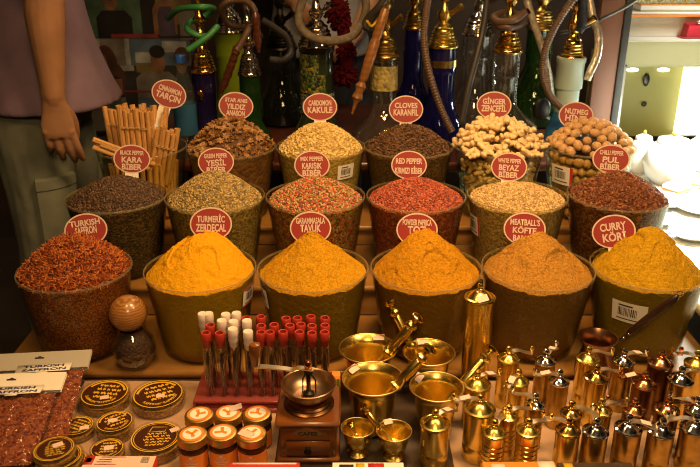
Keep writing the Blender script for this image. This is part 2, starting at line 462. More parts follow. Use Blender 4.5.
def rotmats(n):
    q = rng.normal(size=(n, 4)); q /= np.linalg.norm(q, axis=1)[:, None]
    w, x, y, z = q.T
    return np.stack([np.stack([1-2*(y*y+z*z), 2*(x*y-z*w), 2*(x*z+y*w)], -1), np.stack([2*(x*y+z*w), 1-2*(x*x+z*z), 2*(y*z-x*w)], -1), np.stack([2*(x*z-y*w), 2*(y*z+x*w), 1-2*(x*x+y*y)], -1)], 1)
def ico(r, sub=1):
    import bmesh
    bm = bmesh.new(); bmesh.ops.create_icosphere(bm, subdivisions=sub, radius=1)
    v = np.array([p.co[:] for p in bm.verts])*np.array(r); f = np.array([[q.index for q in p.verts] for p in bm.faces]); bm.free()
    return v, f
def boxgeo(r, bend=0):
    v = np.array([[x, y, z] for x in (-1, 0, 1) for y in (-1, 1) for z in (-1, 1)], float)*np.array(r)
    v[4:8, 2] += bend
    f = []
    for a in (0, 4):
        f += [[a, a+1, a+5, a+4], [a+2, a+6, a+7, a+3], [a, a+4, a+6, a+2], [a+1, a+3, a+7, a+5]]
    f += [[0, 2, 3, 1], [8, 9, 11, 10]]
    return v, np.array(f)
def heap_with_grains(name, hp, tmpl, count, mats, sc=(.8, 1.2), lift=.0, flat=0.0, loc=None, over=1.0):
    """the heap mesh plus loose grains over its surface (slot 2), all one uncountable mass"""
    h, e, n, amp, seed, off = hp
    g = heap_mesh(h, e, n, amp, seed, 50, 110, off)
    bv = np.array(g.v); nb = len(bv)
    tv, tf = tmpl
    r = HR*np.sqrt(rng.random(count))*over*.972; a = 2*PI*rng.random(count)
    x, y = r*np.cos(a), r*np.sin(a)
    z = np.array([heap_z(x[i], y[i], h, e, n, amp, seed, off) for i in range(count)]) + lift*(rng.random(count)-.2)
    Rm = rotmats(count)
    s = sc[0]+(sc[1]-sc[0])*rng.random(count)
    P = np.einsum('nij,kj->nki', Rm, tv)*s[:, None, None]
    if flat: P[:, :, 2] *= (1-flat)
    P += np.stack([x, y, z], -1)[:, None, :]
    k = len(tv)
    faces = (tf[None]+(nb+np.arange(count)*k)[:, None, None]).reshape(-1, tf.shape[1])
    me = bpy.data.meshes.new(name)
    me.from_pydata(np.concatenate([bv, P.reshape(-1, 3)]).tolist(), [], g.f + faces.tolist())
    for m in mats: me.materials.append(m)
    me.polygons.foreach_set('material_index', np.concatenate([np.array(g.m), np.full(len(faces), 2)]).astype(np.int32))
    me.polygons.foreach_set('use_smooth', [True]*len(me.polygons)); me.update()
    return link(name, me, None, loc)

# ------------------------------------------------------------------ price signs on little cards
def make_sign(key, loc, rot, w=.095, h=.076, stem=.05):
    lines = SIGNS[key]
    root = thing('price_sign', 'red oval sign reading %s standing in the %s' % (' '.join(lines), SPOKEN[key]), 'sign', loc, rot=rot)
    # local: x right, z up, faces -y ; oval centre at the origin
    mt = Matrix.Rotation(PI/2, 4, 'X')       # xy -> xz, facing -y
    g = G()
    out = [Vector((w/2*math.cos(2*PI*j/48), 0, h/2*math.sin(2*PI*j/48))) for j in range(48)]
    g.rings([[p+Vector((0, d, 0)) for p in out] for d in (.001, -.001)])
    g.build('board', 'signwhite', root, angle=30)
    g = G(); g.disc((0, -.0014, 0), w/2*.93, h/2*.915, 48, 0, mt); g.build('oval_face', 'signred', root, angle=None)
    g = G()
    for d0, d1 in ((.86, .835),):
        a = [Vector((w/2*d0*math.cos(2*PI*j/48), -.0017, h/2*d0*math.sin(2*PI*j/48))) for j in range(48)]
        b = [Vector((w/2*d1*math.cos(2*PI*j/48), -.0017, h/2*d1*math.sin(2*PI*j/48))) for j in range(48)]
    n = len(lines)
    if n == 2: rows = [(.0112, .66, .0140), (-.0075, .72, .0165)]
    else: rows = [(.0155, .64, .0105), (-.0015, .56, .0140), (-.0188, .54, .0140)]
    if key == 'curry': rows = [(.0115, .60, .0165), (-.0115, .54, .0175)]
    if key in ('garam masala', 'paprika', 'saffron'): rows = [(.0165, .70, .0130), (.0, .50, .0165)]
    if key in ('red pepper',): rows = [(.010, .74, .0135), (-.0135, .78, .0145)]
    if key in ('meatball spice',): rows = [(.0150, .70, .013), (-.0025, .56, .013), (-.020, .52, .013)]
    for s, (zc, ww, hh) in zip(lines, rows):
        ww = min(ww, .15*len(s)) * w
        put_text(g, s, ww, hh, Matrix.Translation((0, -.0022, zc-hh/2)) @ mt)
    g.build('lettering', 'signwhite', root, angle=None)
    g = G(); g.box((-.016, -.0006, -h/2-stem), (.016, .0006, -h/2+.006)); g.build('stem', 'card', root)
    return root
SPOKEN = {'cinnamon': 'cinnamon sticks', 'star anise': 'star anise', 'cardamom': 'cardamom pods', 'cloves': 'cloves', 'ginger': 'dried ginger', 'nutmeg': 'nutmegs',
 'black pepper': 'black peppercorns', 'green pepper': 'green peppercorns', 'mixed pepper': 'mixed peppercorns', 'red pepper': 'red peppercorns', 'white pepper': 'white peppercorns', 'chilli flakes': 'chilli flakes',
 'saffron': 'orange saffron threads', 'turmeric': 'yellow turmeric powder', 'garam masala': 'garam masala powder', 'paprika': 'orange paprika powder', 'meatball spice': 'brown meatball spice', 'curry': 'curry powder'}
ROWS = [('back', S3, 1.965, [('cinnamon', 141.5), ('star anise', 231.3), ('cardamom', 320.5), ('cloves', 408.5), ('ginger', 499), ('nutmeg', 590)], 146),
        ('middle', S2, 1.72, [('black pepper', 117), ('green pepper', 215), ('mixed pepper', 315.5), ('red pepper', 416), ('white pepper', 517), ('chilli flakes', 618)], 197),
        ('front', S1, 1.474, [('saffron', 75), ('turmeric', 200.5), ('garam masala', 313), ('paprika', 426), ('meatball spice', 537.5), ('curry', 647)], 270)]
SIGNPX = {'saffron': (86, 230), 'turmeric': (211, 224), 'garam masala': (310.6, 228), 'paprika': (417, 229.7), 'meatball spice': (524.6, 229), 'curry': (613.6, 231.5),
 'black pepper': (132, 159), 'green pepper': (216, 162), 'mixed pepper': (312, 165), 'red pepper': (409, 165), 'white pepper': (509, 167), 'chilli flakes': (611, 159),
 'cinnamon': (169, 94), 'star anise': (236, 106), 'cardamom': (320, 107), 'cloves': (406, 109.5), 'ginger': (494, 105.5), 'nutmeg': (576, 115.6)}
TUBX = {}
first = True
for rn, z, Y, items, py in ROWS:
    for key, px in items:
        X = atY(px, py, Y).x
        z += .0007; TUBX[key] = (X, Y, z)
        lab = 'clear plastic tub filled with %s in the %s row' % (SPOKEN[key], rn)
        if first:
            tub0.location = (X, Y, z); tag(tub0, lab, 'tub', 'spice tubs on the stepped stand'); first = False; tb = tub0
        else: tb = dup(tub0, (X, Y, z), (0, 0, 0), lab)
        fc = math.atan2(-Y, -X)            # angle of the wall that looks at the viewer
        TUBX[key+'/ob'] = tb
for rn, z, Y, items, py in ROWS:
    for key, px in items:
        tb = TUBX[key+'/ob']; X = TUBX[key][0]; fc = math.atan2(-Y, -X)
        if key == 'nutmeg': tub_sticker(tb, fc-.62, .068, .10, .152, 'side')
        if key == 'curry': tub_sticker(tb, fc-.20, .072, .10, .148)
        if key == 'cardamom': tub_sticker(tb, fc+.62, .05, .125, .165)
        if key == 'white pepper': tub_sticker(tb, fc-1.05, .05, .10, .15, 'side')
        if key == 'turmeric': tub_sticker(tb, fc+1.05, .05, .12, .165, 'frame')
        if key == 'garam masala': tub_sticker(tb, fc-1.2, .04, .12, .165)

# ------------------------------------------------------------------ the spices
def T(key): return TUBX[key]
def pm(name, cols, scale=220): return bodymat(name, cols, scale)
POW = {  # albedo, body albedo, peak, roundness, exponent, amp
 'turmeric': ((.72, .36, .008), .083, .50, 1.1, .0041, (.018, .01), .12),
 'garam masala': ((.56, .285, .011), .085, .14, .95, .0045, (0, 0), .4),
 'paprika': ((.51, .235, .010), .092, .26, 1.0, .0045, (-.004, 0), .35),
 'meatball spice': ((.45, .22, .035), .083, .22, 1.0, .0045, (-.006, 0), .45),
 'curry': ((.50, .28, .010), .086, .40, 1.2, .005, (-.006, .01), .4),
}
DESC = {'turmeric': 'smooth bright yellow turmeric powder heaped over the tub rim', 'garam masala': 'golden garam masala powder heaped to a steep pointed cone',
 'paprika': 'orange brown paprika powder heaped behind the brass mortars', 'meatball spice': 'coarse tan meatball spice heaped beside the curry powder', 'curry': 'mustard yellow curry powder heaped in the tub with a bar code'}
for i, (k, (col, h, e, n, amp, off, spk)) in enumerate(POW.items()):
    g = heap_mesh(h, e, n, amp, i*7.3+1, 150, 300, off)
    ms = [powder(k.replace(' ', '_')+'_powder', col, spk), powder(k.replace(' ', '_')+'_packed', [col[0]*.68, col[1]*.76*{'turmeric': 1.08, 'garam masala': 1.0, 'paprika': .88, 'meatball spice': .9, 'curry': 1.05}[k], col[2]], spk*.5)]  # packed copy greener through the plastic, and darkened to paint the shaded side
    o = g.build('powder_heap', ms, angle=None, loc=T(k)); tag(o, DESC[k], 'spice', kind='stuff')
pep = ico((.0029, .0029, .0028), 1)
GR = {
 'black pepper': ((.048, .75, 1.2, .0015, 31, (0, 0)), pep, 2700, [(.055, .026, .012), (.095, .048, .02), (.028, .013, .007), (.15, .08, .035)], 'dark brown black peppercorns heaped in the tub behind the saffron', .0),
 'green pepper': ((.062, .45, 1.1, .0015, 32, (0, 0)), pep, 2700, [(.40, .27, .09), (.28, .20, .07), (.16, .12, .045), (.50, .36, .14), (.34, .24, .08)], 'olive green peppercorns heaped in the tub behind the turmeric', .0),
 'mixed pepper': ((.046, .45, 1.1, .0015, 33, (0, 0)), pep, 2700, [(.45, .05, .03), (.42, .27, .10), (.10, .05, .02), (.50, .33, .13), (.25, .2, .06), (.50, .09, .05)], 'red, tan and green mixed peppercorns heaped in the tub', .0),
 'red pepper': ((.042, .5, 1.1, .0015, 34, (0, 0)), pep, 2700, [(.38, .065, .03), (.25, .03, .014), (.46, .15, .07), (.14, .02, .011), (.40, .09, .04), (.32, .045, .022)], 'rosy red peppercorns heaped in the tub behind the paprika', .0),
 'white pepper': ((.028, .6, 1.2, .0015, 35, (0, 0)), pep, 2700, [(.60, .42, .18), (.48, .31, .12), (.36, .22, .08), (.66, .48, .23)], 'pale tan white peppercorns heaped in the tub', .0),
 'chilli flakes': ((.054, .5, 1.1, .002, 36, (0, 0)), boxgeo((.0042, .003, .0005), .0008), 4200, [(.15, .040, .010), (.20, .062, .014), (.08, .018, .006), (.30, .115, .028), (.11, .024, .007)], 'dark red chilli flakes heaped in the tub beside the bright table', .003),
 'saffron': ((.070, .5, 1.1, .004, 37, (0, 0)), boxgeo((.0100, .0010, .0006), .0026), 4200, [(.36, .080, .010), (.46, .125, .014), (.22, .040, .007), (.50, .17, .022), (.28, .052, .008), (.13, .022, .005)], 'orange red saffron threads in a loose heap', .006),
 'cardamom': ((.062, .6, 1.2, .002, 38, (0, 0)), ico((.0058, .0030, .0030), 1), 1500, [(.70, .50, .17), (.60, .42, .14), (.52, .34, .10), (.76, .58, .24)], 'pale straw cardamom pods heaped in the tub below their sign', .002),
 'cloves': ((.055, .6, 1.2, .002, 39, (0, 0)), None, 1700, [(.11, .05, .018), (.16, .075, .027), (.065, .028, .011), (.21, .105, .04)], 'dark brown cloves heaped in the tub below their sign', .003),
}
# a clove: stalk with a bud
cv, cf = boxgeo((.0052, .0011, .0011)); iv, if_ = ico((.0022, .0022, .0022), 1)
def clove_t():
    v = np.array([[-.0055, -.0011, -.0011], [-.0055, .0011, -.0011], [-.0055, 0, .0012], [.003, -.0016, -.0016], [.003, .0016, -.0016], [.003, 0, .0018],
                  [.0045, -.0028, -.002], [.0045, .0028, -.002], [.0045, 0, .003], [.0075, 0, 0]])
    f = np.array([[0, 2, 1], [0, 1, 4], [0, 4, 3], [1, 2, 5], [1, 5, 4], [2, 0, 3], [2, 3, 5], [3, 4, 7], [3, 7, 6], [4, 5, 8], [4, 8, 7], [5, 3, 6], [5, 6, 8], [6, 7, 9], [7, 8, 9], [8, 6, 9]])
    return v, f
for k, (hp, tm, cnt, cols, lab, lift) in GR.items():
    if tm is None: tm = clove_t()
    nm = k.replace(' ', '_')
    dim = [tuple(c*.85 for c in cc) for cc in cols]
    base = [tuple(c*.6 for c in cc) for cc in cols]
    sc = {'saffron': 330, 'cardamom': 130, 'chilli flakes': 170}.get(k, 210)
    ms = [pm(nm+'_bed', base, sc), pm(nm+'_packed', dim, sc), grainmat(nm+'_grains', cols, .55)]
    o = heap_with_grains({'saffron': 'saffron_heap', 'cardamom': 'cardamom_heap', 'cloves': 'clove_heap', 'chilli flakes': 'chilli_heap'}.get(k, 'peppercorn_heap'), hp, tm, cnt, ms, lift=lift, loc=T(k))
    tag(o, lab, 'spice', kind='stuff')

# star anise, nutmegs, ginger: pieces one can count, over a bed of the same below the surface
def scatter(n, hp, sep, lift, rmax=HR*.96, tries=5000, seed=1):
    rd = random.Random(seed); pts = []
    h, e, nn, amp, sd, off = hp
    for _ in range(tries):
        r = rmax*math.sqrt(rd.random()); a = 2*PI*rd.random(); x, y = r*math.cos(a), r*math.sin(a)
        p = Vector((x, y, heap_z(x, y, h, e, nn, amp, sd, off)+lift))
        if all((p-q).length > sep for q in pts): pts.append(p)
        if len(pts) >= n: break
    return pts
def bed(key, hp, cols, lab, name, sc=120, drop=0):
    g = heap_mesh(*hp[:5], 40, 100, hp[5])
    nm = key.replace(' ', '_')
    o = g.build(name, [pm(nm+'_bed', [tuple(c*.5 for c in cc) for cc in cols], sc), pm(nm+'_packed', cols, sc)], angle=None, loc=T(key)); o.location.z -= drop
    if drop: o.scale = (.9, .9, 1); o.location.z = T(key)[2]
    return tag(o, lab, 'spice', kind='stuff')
hpA = (.074, .55, 1.2, .002, 41, (0, 0))
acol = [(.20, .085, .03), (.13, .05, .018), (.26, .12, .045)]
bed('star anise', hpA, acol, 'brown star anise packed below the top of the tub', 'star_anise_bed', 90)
g = G()
for k in range(8):
    a = 2*PI*k/8; d = Vector((math.cos(a), math.sin(a), 0)); s = Vector((-math.sin(a), math.cos(a), 0))
    L = .0125*(.85+.3*random.random())
    g.add([Vector((0, 0, -.001)), d*L*.55+s*.0026+Vector((0, 0, .0035)), d*L+Vector((0, 0, .0022)), d*L*.55-s*.0026+Vector((0, 0, .0035)), d*L*.55+Vector((0, 0, -.003))],
          [(0, 4, 1), (0, 3, 4), (1, 4, 2), (4, 3, 2), (0, 1, 2, 3)])
an = g.build('star_anise', [plain('star_anise_brown', (.30, .15, .045), .6, var=.5, vscale=120)], angle=30)
pts = scatter(210, hpA, .0115, .003, seed=4)
for i, p in enumerate(pts):
    rot = (random.uniform(-.8, .8), random.uniform(-.8, .8), random.random()*6)
    loc = p+Vector(T('star anise'))
    if i == 0: an.location = loc; an.rotation_euler = rot; tag(an, 'brown star anise pod lying on the heap of star anise', 'star anise', 'star anise pods heaped in their tub')
    else: dup(an, loc, rot)
# nutmegs
hpN = (.066, .6, 1.3, .001, 42, (0, 0))
ncol = [(.36, .20, .08), (.28, .15, .055), (.42, .25, .11)]
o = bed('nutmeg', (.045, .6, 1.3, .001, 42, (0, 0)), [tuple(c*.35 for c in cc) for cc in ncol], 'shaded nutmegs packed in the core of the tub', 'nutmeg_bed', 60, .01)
o.scale = (.78, .78, .92)
nut = G().ell((0, 0, 0), (.0125, .0125, .0152), 0, 16, 10).build('nutmeg', [plain('nutmeg_brown', (.50, .30, .13), .6, var=.2, vscale=160, bump=.5, bscale=180)], angle=None)
tn = Vector(T('nutmeg')); cnt = 0
def nutput(p, lab):
    global cnt
    rot = (random.uniform(0, 3), random.uniform(0, 3), random.random()*6)
    if cnt == 0: nut.location = p+tn; nut.rotation_euler = rot; tag(nut, 'round brown nutmeg in the heap of nutmegs', 'nutmeg', 'nutmegs heaped in their tub')
    else: dup(nut, p+tn, rot, scale=(1, 1, 1) if cnt % 3 else (.92, .92, .96))
    cnt += 1
for p in scatter(130, hpN, .0222, .001, rmax=HR*.925, seed=6): nutput(p, 0)
fcn = math.atan2(-1.965, -tn.x)
for row in range(7):                     # those pressed against the wall that faces the stall front
    z = .018+row*.0245
    for c in range(11):
        a = fcn+(c-5+(row % 2)*.5)*.235+random.uniform(-.02, .02); r = min(tub_r(z), tub_r(.16))-.0170
        nutput(Vector((r*math.cos(a), r*math.sin(a), z+random.uniform(-.002, .002))), 1)
# ginger
hpG = (.066, .65, 1.3, .002, 43, (0, 0))
gcol = [(.62, .43, .19), (.48, .31, .12), (.70, .52, .26)]
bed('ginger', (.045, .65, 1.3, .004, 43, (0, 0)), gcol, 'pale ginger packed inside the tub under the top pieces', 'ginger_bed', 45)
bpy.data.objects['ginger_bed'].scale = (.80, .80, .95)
gm = plain('ginger_skin', (.74, .54, .28), .7, var=.22, vscale=60, bump=.4, bscale=120)
protos = []
for k in range(4):
    rd = random.Random(k+3); g = G()
    n = 4+k % 2; pth = [Vector((i*.0105-.021, rd.uniform(-.006, .006), rd.uniform(-.003, .003))) for i in range(n)]
    cpth = catmull(pth, 5)
    g.tube(cpth, [(.0062+.0022*math.sin(i*1.25+k))*(.55 if i in (0, len(cpth)-1) else 1) for i in range(len(cpth))], 10)
    q = pth[1+k % 2]; g.tube(catmull([q, q+Vector((.004, .011, .003)), q+Vector((.006, .019, .004))], 4), [.0056, .0062, .0065, .006, .0062, .0058, .0056, .005, .003], 9)
    if k % 2: q = pth[2]; g.tube(catmull([q, q+Vector((.002, -.010, .004)), q+Vector((.000, -.016, .006))], 4), [.005, .0056, .006, .0056, .0055, .005, .0048, .004, .0026], 9)
    o = g.build('ginger_root', gm, angle=None); tag(o, 'knobbly pale dried ginger root in the ginger heap', 'ginger', 'dried ginger roots heaped in their tub'); protos.append(o)
used = set(); tg = Vector(T('ginger'))
fcg = math.atan2(-1.965, -tg.x)
spots = [(p, 0) for p in scatter(80, hpG, .0205, .003, rmax=HR*.94, seed=9)]
for row in range(5):
    for c in range(8):
        z = .03+row*.03; a = fcg+(c-3.5+(row % 2)*.5)*.3; r = tub_r(z)-.016
        spots.append((Vector((r*math.cos(a), r*math.sin(a), z)), a))
for i, (p, a) in enumerate(spots):
    k = i % 4; o = protos[k]
    rot = (random.uniform(-.5, .5), random.uniform(-.5, .5), random.random()*6) if a == 0 else (random.uniform(-.15, .15), PI/2+random.uniform(-.2, .2), a)
    if a: rot = Euler((0, 0, 0)); rot = (Matrix.Rotation(a+PI/2, 3, 'Z') @ Matrix.Rotation(PI/2, 3, 'X') @ Matrix.Rotation(random.random()*6, 3, 'Z')).to_euler()
    S_ = (1.35, 1.25, 1.1) if a == 0 else (1.1, 1.1, .8)
    if k in used: dup(o, p+tg, rot, scale=S_)
    else: o.location = p+tg; o.rotation_euler = rot; o.scale = S_; used.add(k)
# cinnamon: quills standing in the tub, some of them bundled with string
cm = wood('cinnamon_bark', (.52, .26, .075), (.68, .38, .13), 30, .7, 'X', dist=5)
def quill(L, r, seed):
    g = G(); rd = random.Random(seed)
    prof = []                             # a rolled sheet seen end on
    N = 18
    for i in range(N+1):
        t = i/N*2*PI*1.35; rr = r*(1-.28*i/N); prof.append((rr*math.cos(t), rr*math.sin(t)))
    for i in range(N, -1, -1):
        t = i/N*2*PI*1.35; rr = r*(1-.28*i/N)*.82; prof.append((rr*math.cos(t), rr*math.sin(t)))
    rs = [[Vector((x+.0006*math.sin(z*40+seed), y, z)) for x, y in prof] for z in [L*q/4 for q in range(5)]]
    g.rings(rs); return g
qp = [quill(.155, .0082, 1).build('cinnamon_stick', cm), quill(.150, .0070, 2).build('cinnamon_stick', cm), quill(.145, .0076, 3).build('cinnamon_stick', cm)]
for o in qp: tag(o, 'rolled cinnamon stick standing in the cinnamon tub', 'cinnamon stick', 'cinnamon sticks in their tub')
tcn = Vector(T('cinnamon')); used = set(); qi = 0
def stick(base, tip, k=None):
    global qi
    k = qi % 3 if k is None else k; qi += 1
    d = (Vector(tip)-Vector(base)).normalized(); q = d.to_track_quat('Z', 'Y'); q = q @ Euler((0, 0, random.random()*6)).to_quaternion()
    if k in used: dup(qp[k], tcn+Vector(base), q.to_euler())
    else: qp[k].location = tcn+Vector(base); qp[k].rotation_euler = q.to_euler(); used.add(k)
def bundle(c, lean, cols, rows_, base_z, name_l, dx=.0142, dy=.0135):
    c = Vector(c); lean = Vector(lean).normalized()
    sx = Vector((0, 1, 0)).cross(lean).normalized(); sy = lean.cross(sx).normalized()
    for j in range(rows_):
        for i in range(cols):
            b = c + sx*((i-(cols-1)/2+(j % 2)*.35)*dx) + sy*((j-(rows_-1)/2)*dy) + lean*random.uniform(-.004, .010)
            stick(b, b+lean)
    hw, hd = (cols*dx)/2+.002, rows_*dy/2+.002
    g = G()
    for dz in (.105, .1085):
        ring = [c+lean*(dz+.0012*math.sin(3*t))+sx*(hw*math.copysign(abs(math.cos(t))**.6, math.cos(t)))+sy*(hd*math.copysign(abs(math.sin(t))**.6, math.sin(t))) for t in [2*PI*i/40 for i in range(41)]]
        g.tube([p+tcn for p in ring], .0008, 6)
    tag(g.build('string_tie', plain('straw_string', (.55, .36, .14), .8)), name_l, 'string')
bundle((-.002, -.030, .148), (.03, -.10, 1), 6, 2, 0, 'pale string tied around the upright middle bundle of cinnamon sticks')
bundle((-.060, .02, .140), (-.06, .0, 1), 4, 2, 0, 'pale string tied around the bundle of cinnamon nearest the person')
bundle((.050, -.045, .105), (.26, -.12, 1), 4, 2, 0, 'pale string tied around the tilted cinnamon bundle under the sign')
for i in range(5): stick((.035+.004*i, -.072+.004*(i % 2), .150+.010*(i % 3)), (.035-.9, -.072-.06, .150+.40), None)
for i in range(16):
    a = .3+2.6*i/15; r = .075-.03*(i % 2)
    stick((r*.7*math.cos(a), r*.7*math.sin(a), .115+.035*random.random()), (r*1.2*math.cos(a)+random.uniform(-.02, .02), r*1.2*math.sin(a), .3))
for i in range(14):                                   # against the wall below the rim
    a = math.atan2(-1.965, -tcn.x)+(i-6.5)*.2; stick(((TB-.014)*math.cos(a), (TB-.014)*math.sin(a), .006), ((TB-.014)*1.16*math.cos(a+.05), (TB-.014)*1.16*math.sin(a+.05), .15), None)

# ------------------------------------------------------------------ signs
for rn, z, Y, items, py in ROWS:
    for key, px in items:
        sx, sy = SIGNPX[key]
        dy = {'cinnamon': .06, 'nutmeg': .075, 'black pepper': .05, 'saffron': .05, 'turmeric': .04, 'curry': .03}.get(key, .045)
        p = atY(sx, sy, Y+dy)
        rz = {'curry': .03, 'turmeric': .02}.get(key, 0)
        rot = (R_(-16), R_({'cinnamon': 22, 'black pepper': 6, 'star anise': 6, 'curry': -14, 'turmeric': 4, 'saffron': -3, 'nutmeg': 3, 'white pepper': 1}.get(key, 0)), -math.atan2(p.x, p.y)*.75+rz)
        make_sign(key, p, rot, *{'front': (.090, .073), 'middle': (.087, .070), 'back': (.093, .075)}[rn], stem=.05 if key != 'cinnamon' else .09)
# ------------------------------------------------------------------ pepper mills
def mill_body(h, r, style):
    g = G()
    if style == 'plain': pr = [(r*.96, 0), (r, .002), (r, h*.30), (r*.985, h*.31), (r*.985, h*.34), (r, h*.35), (r, h)]
    elif style == 'banded':
        pr = [(r*.97, 0), (r, .002), (r, h*.12)]
        for q in (.30, .42, .54, .66, .78): pr += [(r, h*(q-.015)), (r*.95, h*q), (r, h*(q+.015))]
        pr += [(r, h)]
    else: pr = [(r*1.02, 0), (r*1.04, .003), (r*.97, .008), (r*.95, h*.5), (r*.95, h*.9), (r*1.0, h)]
    g.lathe([(.0005, 0)] + pr + [(.0005, h)], 30, cap0=False, cap1=False)
    return g
def make_mill(px, py, wpx, h, style='plain', mat='brass', lid='brass', ang=0, label='', sticker=None, base=None, Y=None, crank=True, group=None):
    base = CT if base is None else base
    p = atZ(px, py, base+h)
    if Y: p = atY(px, py, Y); h = p.z-base
    d = (p-camo.location).dot(Vector((0, cp, -sp_))); r = wpx/2/F*d
    root = thing('pepper_mill', label, 'pepper mill', (p.x, p.y, base), group=group)
    mill_body(h-.002, r*.95, style).build('body', mat, root)
    lh = r*.55
    g = G(); g.lathe([(.0005, h-.001), (r*.96, h-.001), (r*1.02, h+.0012), (r*1.0, h+.003), (r*.86, h+.0042), (r*.80, h+.0030), (r*.62, h+lh*.55), (r*.40, h+lh*.9), (r*.26, h+lh), (.0005, h+lh)], 30, cap0=False, cap1=False)
    g.build('lid', lid, root)
    zt = h+lh
    g = G(); g.lathe([(.0005, zt), (.0056, zt), (.0056, zt+.004), (.0036, zt+.0055), (.0062, zt+.009), (.0066, zt+.012), (.0048, zt+.0156), (.0005, zt+.017)], 16, cap0=False, cap1=False)
    g.build('finial', lid, root)
    if crank:
        L = .046 if r < .025 else .046
        da = Vector((math.cos(ang), math.sin(ang), 0))
        pts = catmull([da*.003+Vector((0, 0, zt+.0052)), da*L*.4+Vector((0, 0, zt+.0066)), da*L*.75+Vector((0, 0, zt+.001)), da*L+Vector((0, 0, zt-.001))], 6)
        cr = G(); sd = Vector((-da.y, da.x, 0))
        rs = []
        for i, q in enumerate(pts):
            w = .0060-.0008*math.sin(PI*i/(len(pts)-1)); up = Vector((0, 0, .0010))
            rs.append([q+sd*w-up, q+sd*w+up, q-sd*w+up, q-sd*w-up])
        cr.rings(rs); c = cr.build('crank', 'copper' if lid == 'copper' else 'crank', root)
        e = pts[-1]; g = G(); g.lathe([(.0005, e.z), (.0032, e.z), (.0024, e.z+.004), (.0042, e.z+.008), (.0046, e.z+.011), (.0032, e.z+.0145), (.0005, e.z+.0155)], 14, c=(e.x, e.y, 0), cap0=False, cap1=False)
        g.build('crank_knob', lid, c)
        if sticker:
            s = G(); q = pts[len(pts)//2]; mt = Matrix.Translation(q+Vector((0, 0, .003))) @ Matrix.Rotation(ang+.2, 4, 'Z') @ Matrix.Rotation(.25, 4, 'Y')
            s.box((-.009, -.006, -.0003), (.009, .006, .0003), mat=mt); s.build('price_sticker', 'sticker', root)
    return root
MG = None
mills = [  # px, py, width, height, style, body, lid, crank angle, sticker, label
 (435, 424, 30, .080, 'plain', 'brass', 'brass', .55, 1, 'wide plain brass pepper mill in front of the mortars, dome lid with sticker'),
 (479.6, 409.5, 32, .100, 'plain', 'brass', 'brass', 3.0, 1, 'largest wide brass pepper mill, pink sticker on its short crank'),
 (477, 385, 28, .090, 'plain', 'brass', 'brass', .3, 1, 'wide brass pepper mill directly behind the largest one'),
 (494, 433, 24.5, .080, 'banded', 'brass', 'brass', 1.0, 0, 'engraved banded brass mill at the front beside the largest mill'),
 (528, 431.5, 24.5, .080, 'banded', 'brass', 'brass', .35, 0, 'second engraved banded brass mill in the front line of mills'),
 (568, 431, 25, .080, 'plain', 'brass', 'gold', 2.6, 0, 'plain brass mill with shiny gold lid, third in the front line'),
 (595.5, 432, 26, .080, 'plain', 'brass_aged', 'chrome', 1.4, 0, 'brass mill with bright silver lid, fourth in the front line'),
 (628, 429, 27, .080, 'plain', 'brass_aged', 'chrome', -.35, 1, 'dull brass mill with tagged crank, fifth in the front line'),
 (661, 432, 26, .080, 'plain', 'brass_aged', 'chrome', .75, 0, 'dull brass mill with raised silver crank, sixth in the front line'),
 (694, 428.5, 27, .080, 'plain', 'brass_aged', 'chrome', 2.9, 0, 'dull brass mill ending the front line of mills'),
 (508, 417, 19, .085, 'banded', 'brass', 'brass', .3, 0, 'narrow ribbed brass mill behind the first two banded mills'),
 (535, 405.5, 19, .088, 'banded', 'brass_aged', 'chrome', 2.5, 0, 'narrow brass mill with silver lid behind the second banded mill'),
 (571, 414, 22, .084, 'plain', 'brass', 'gold', -.35, 0, 'brass mill with long pale crank, first of the second line'),
 (601, 411, 22, .086, 'plain', 'brass', 'brass', .1, 0, 'brass mill with a domed brass lid, second of the second line'),
 (634, 411, 23, .086, 'plain', 'bronze', 'copper', 2.9, 0, 'dark copper mill with flat lid, third of the second line'),
 (667, 410.5, 24, .086, 'plain', 'bronze', 'copper', .1, 0, 'dark copper mill with silvery crank, fourth of the second line'),
 (696, 410, 23, .086, 'plain', 'bronze', 'chrome', 2.7, 0, 'dark mill with bright lid ending the second line'),
 (518, 382, 22, .095, 'plain', 'brass', 'brass', 4.0, 1, 'slim brass mill with folded crank behind the ribbed mills'),
 (559, 382, 20.5, .095, 'plain', 'brass_aged', 'chrome', 2.95, 1, 'slim mill with silver lid, pink tagged crank pointing at the mortars'),
 (596, 378, 24, .100, 'plain', 'brass', 'gold', .1, 0, 'tall plain gold mill with straight crank, in front of the copper pot'),
 (644, 384.5, 24, .090, 'plain', 'bronze', 'copper', 3.0, 1, 'dark copper mill with pink tag on its lid, beside the tall gold mill'),
 (680.5, 380, 25, .095, 'plain', 'brass', 'chrome', .25, 0, 'brass mill with bright silver lid under the curry tub'),
 (508.5, 359, 22.5, .105, 'plain', 'brass', 'brass', .1, 0, 'brass mill next to the tall brass mill, crank pointing towards the tubs'),
 (545.5, 361.5, 21, .105, 'plain', 'brass_aged', 'chrome', .9, 1, 'slim mill with silver domed lid in front of the meatball spice tub'),
 (588, 359.5, 23.5, .105, 'plain', 'brass', 'brass', .0, 0, 'brass mill standing directly before the copper coffee pot'),
 (623.5, 361.5, 22, .105, 'plain', 'brass_aged', 'chrome', .15, 1, 'mill with silver lid and pink tag below the dark pot handle'),
 (660.5, 363.5, 25, .105, 'plain', 'bronze', 'copper', .35, 0, 'dark copper mill before the curry tub, thin raised crank'),
 (696, 364, 23, .105, 'plain', 'brass', 'brass', 2.6, 0, 'yellow brass mill past the curry tub at the end of the back line'),
]
for px, py, w, h, sty, mb, ml, ang, stk, lab in mills:
    make_mill(px, py, w, h, sty, mb, ml, ang, lab, stk)
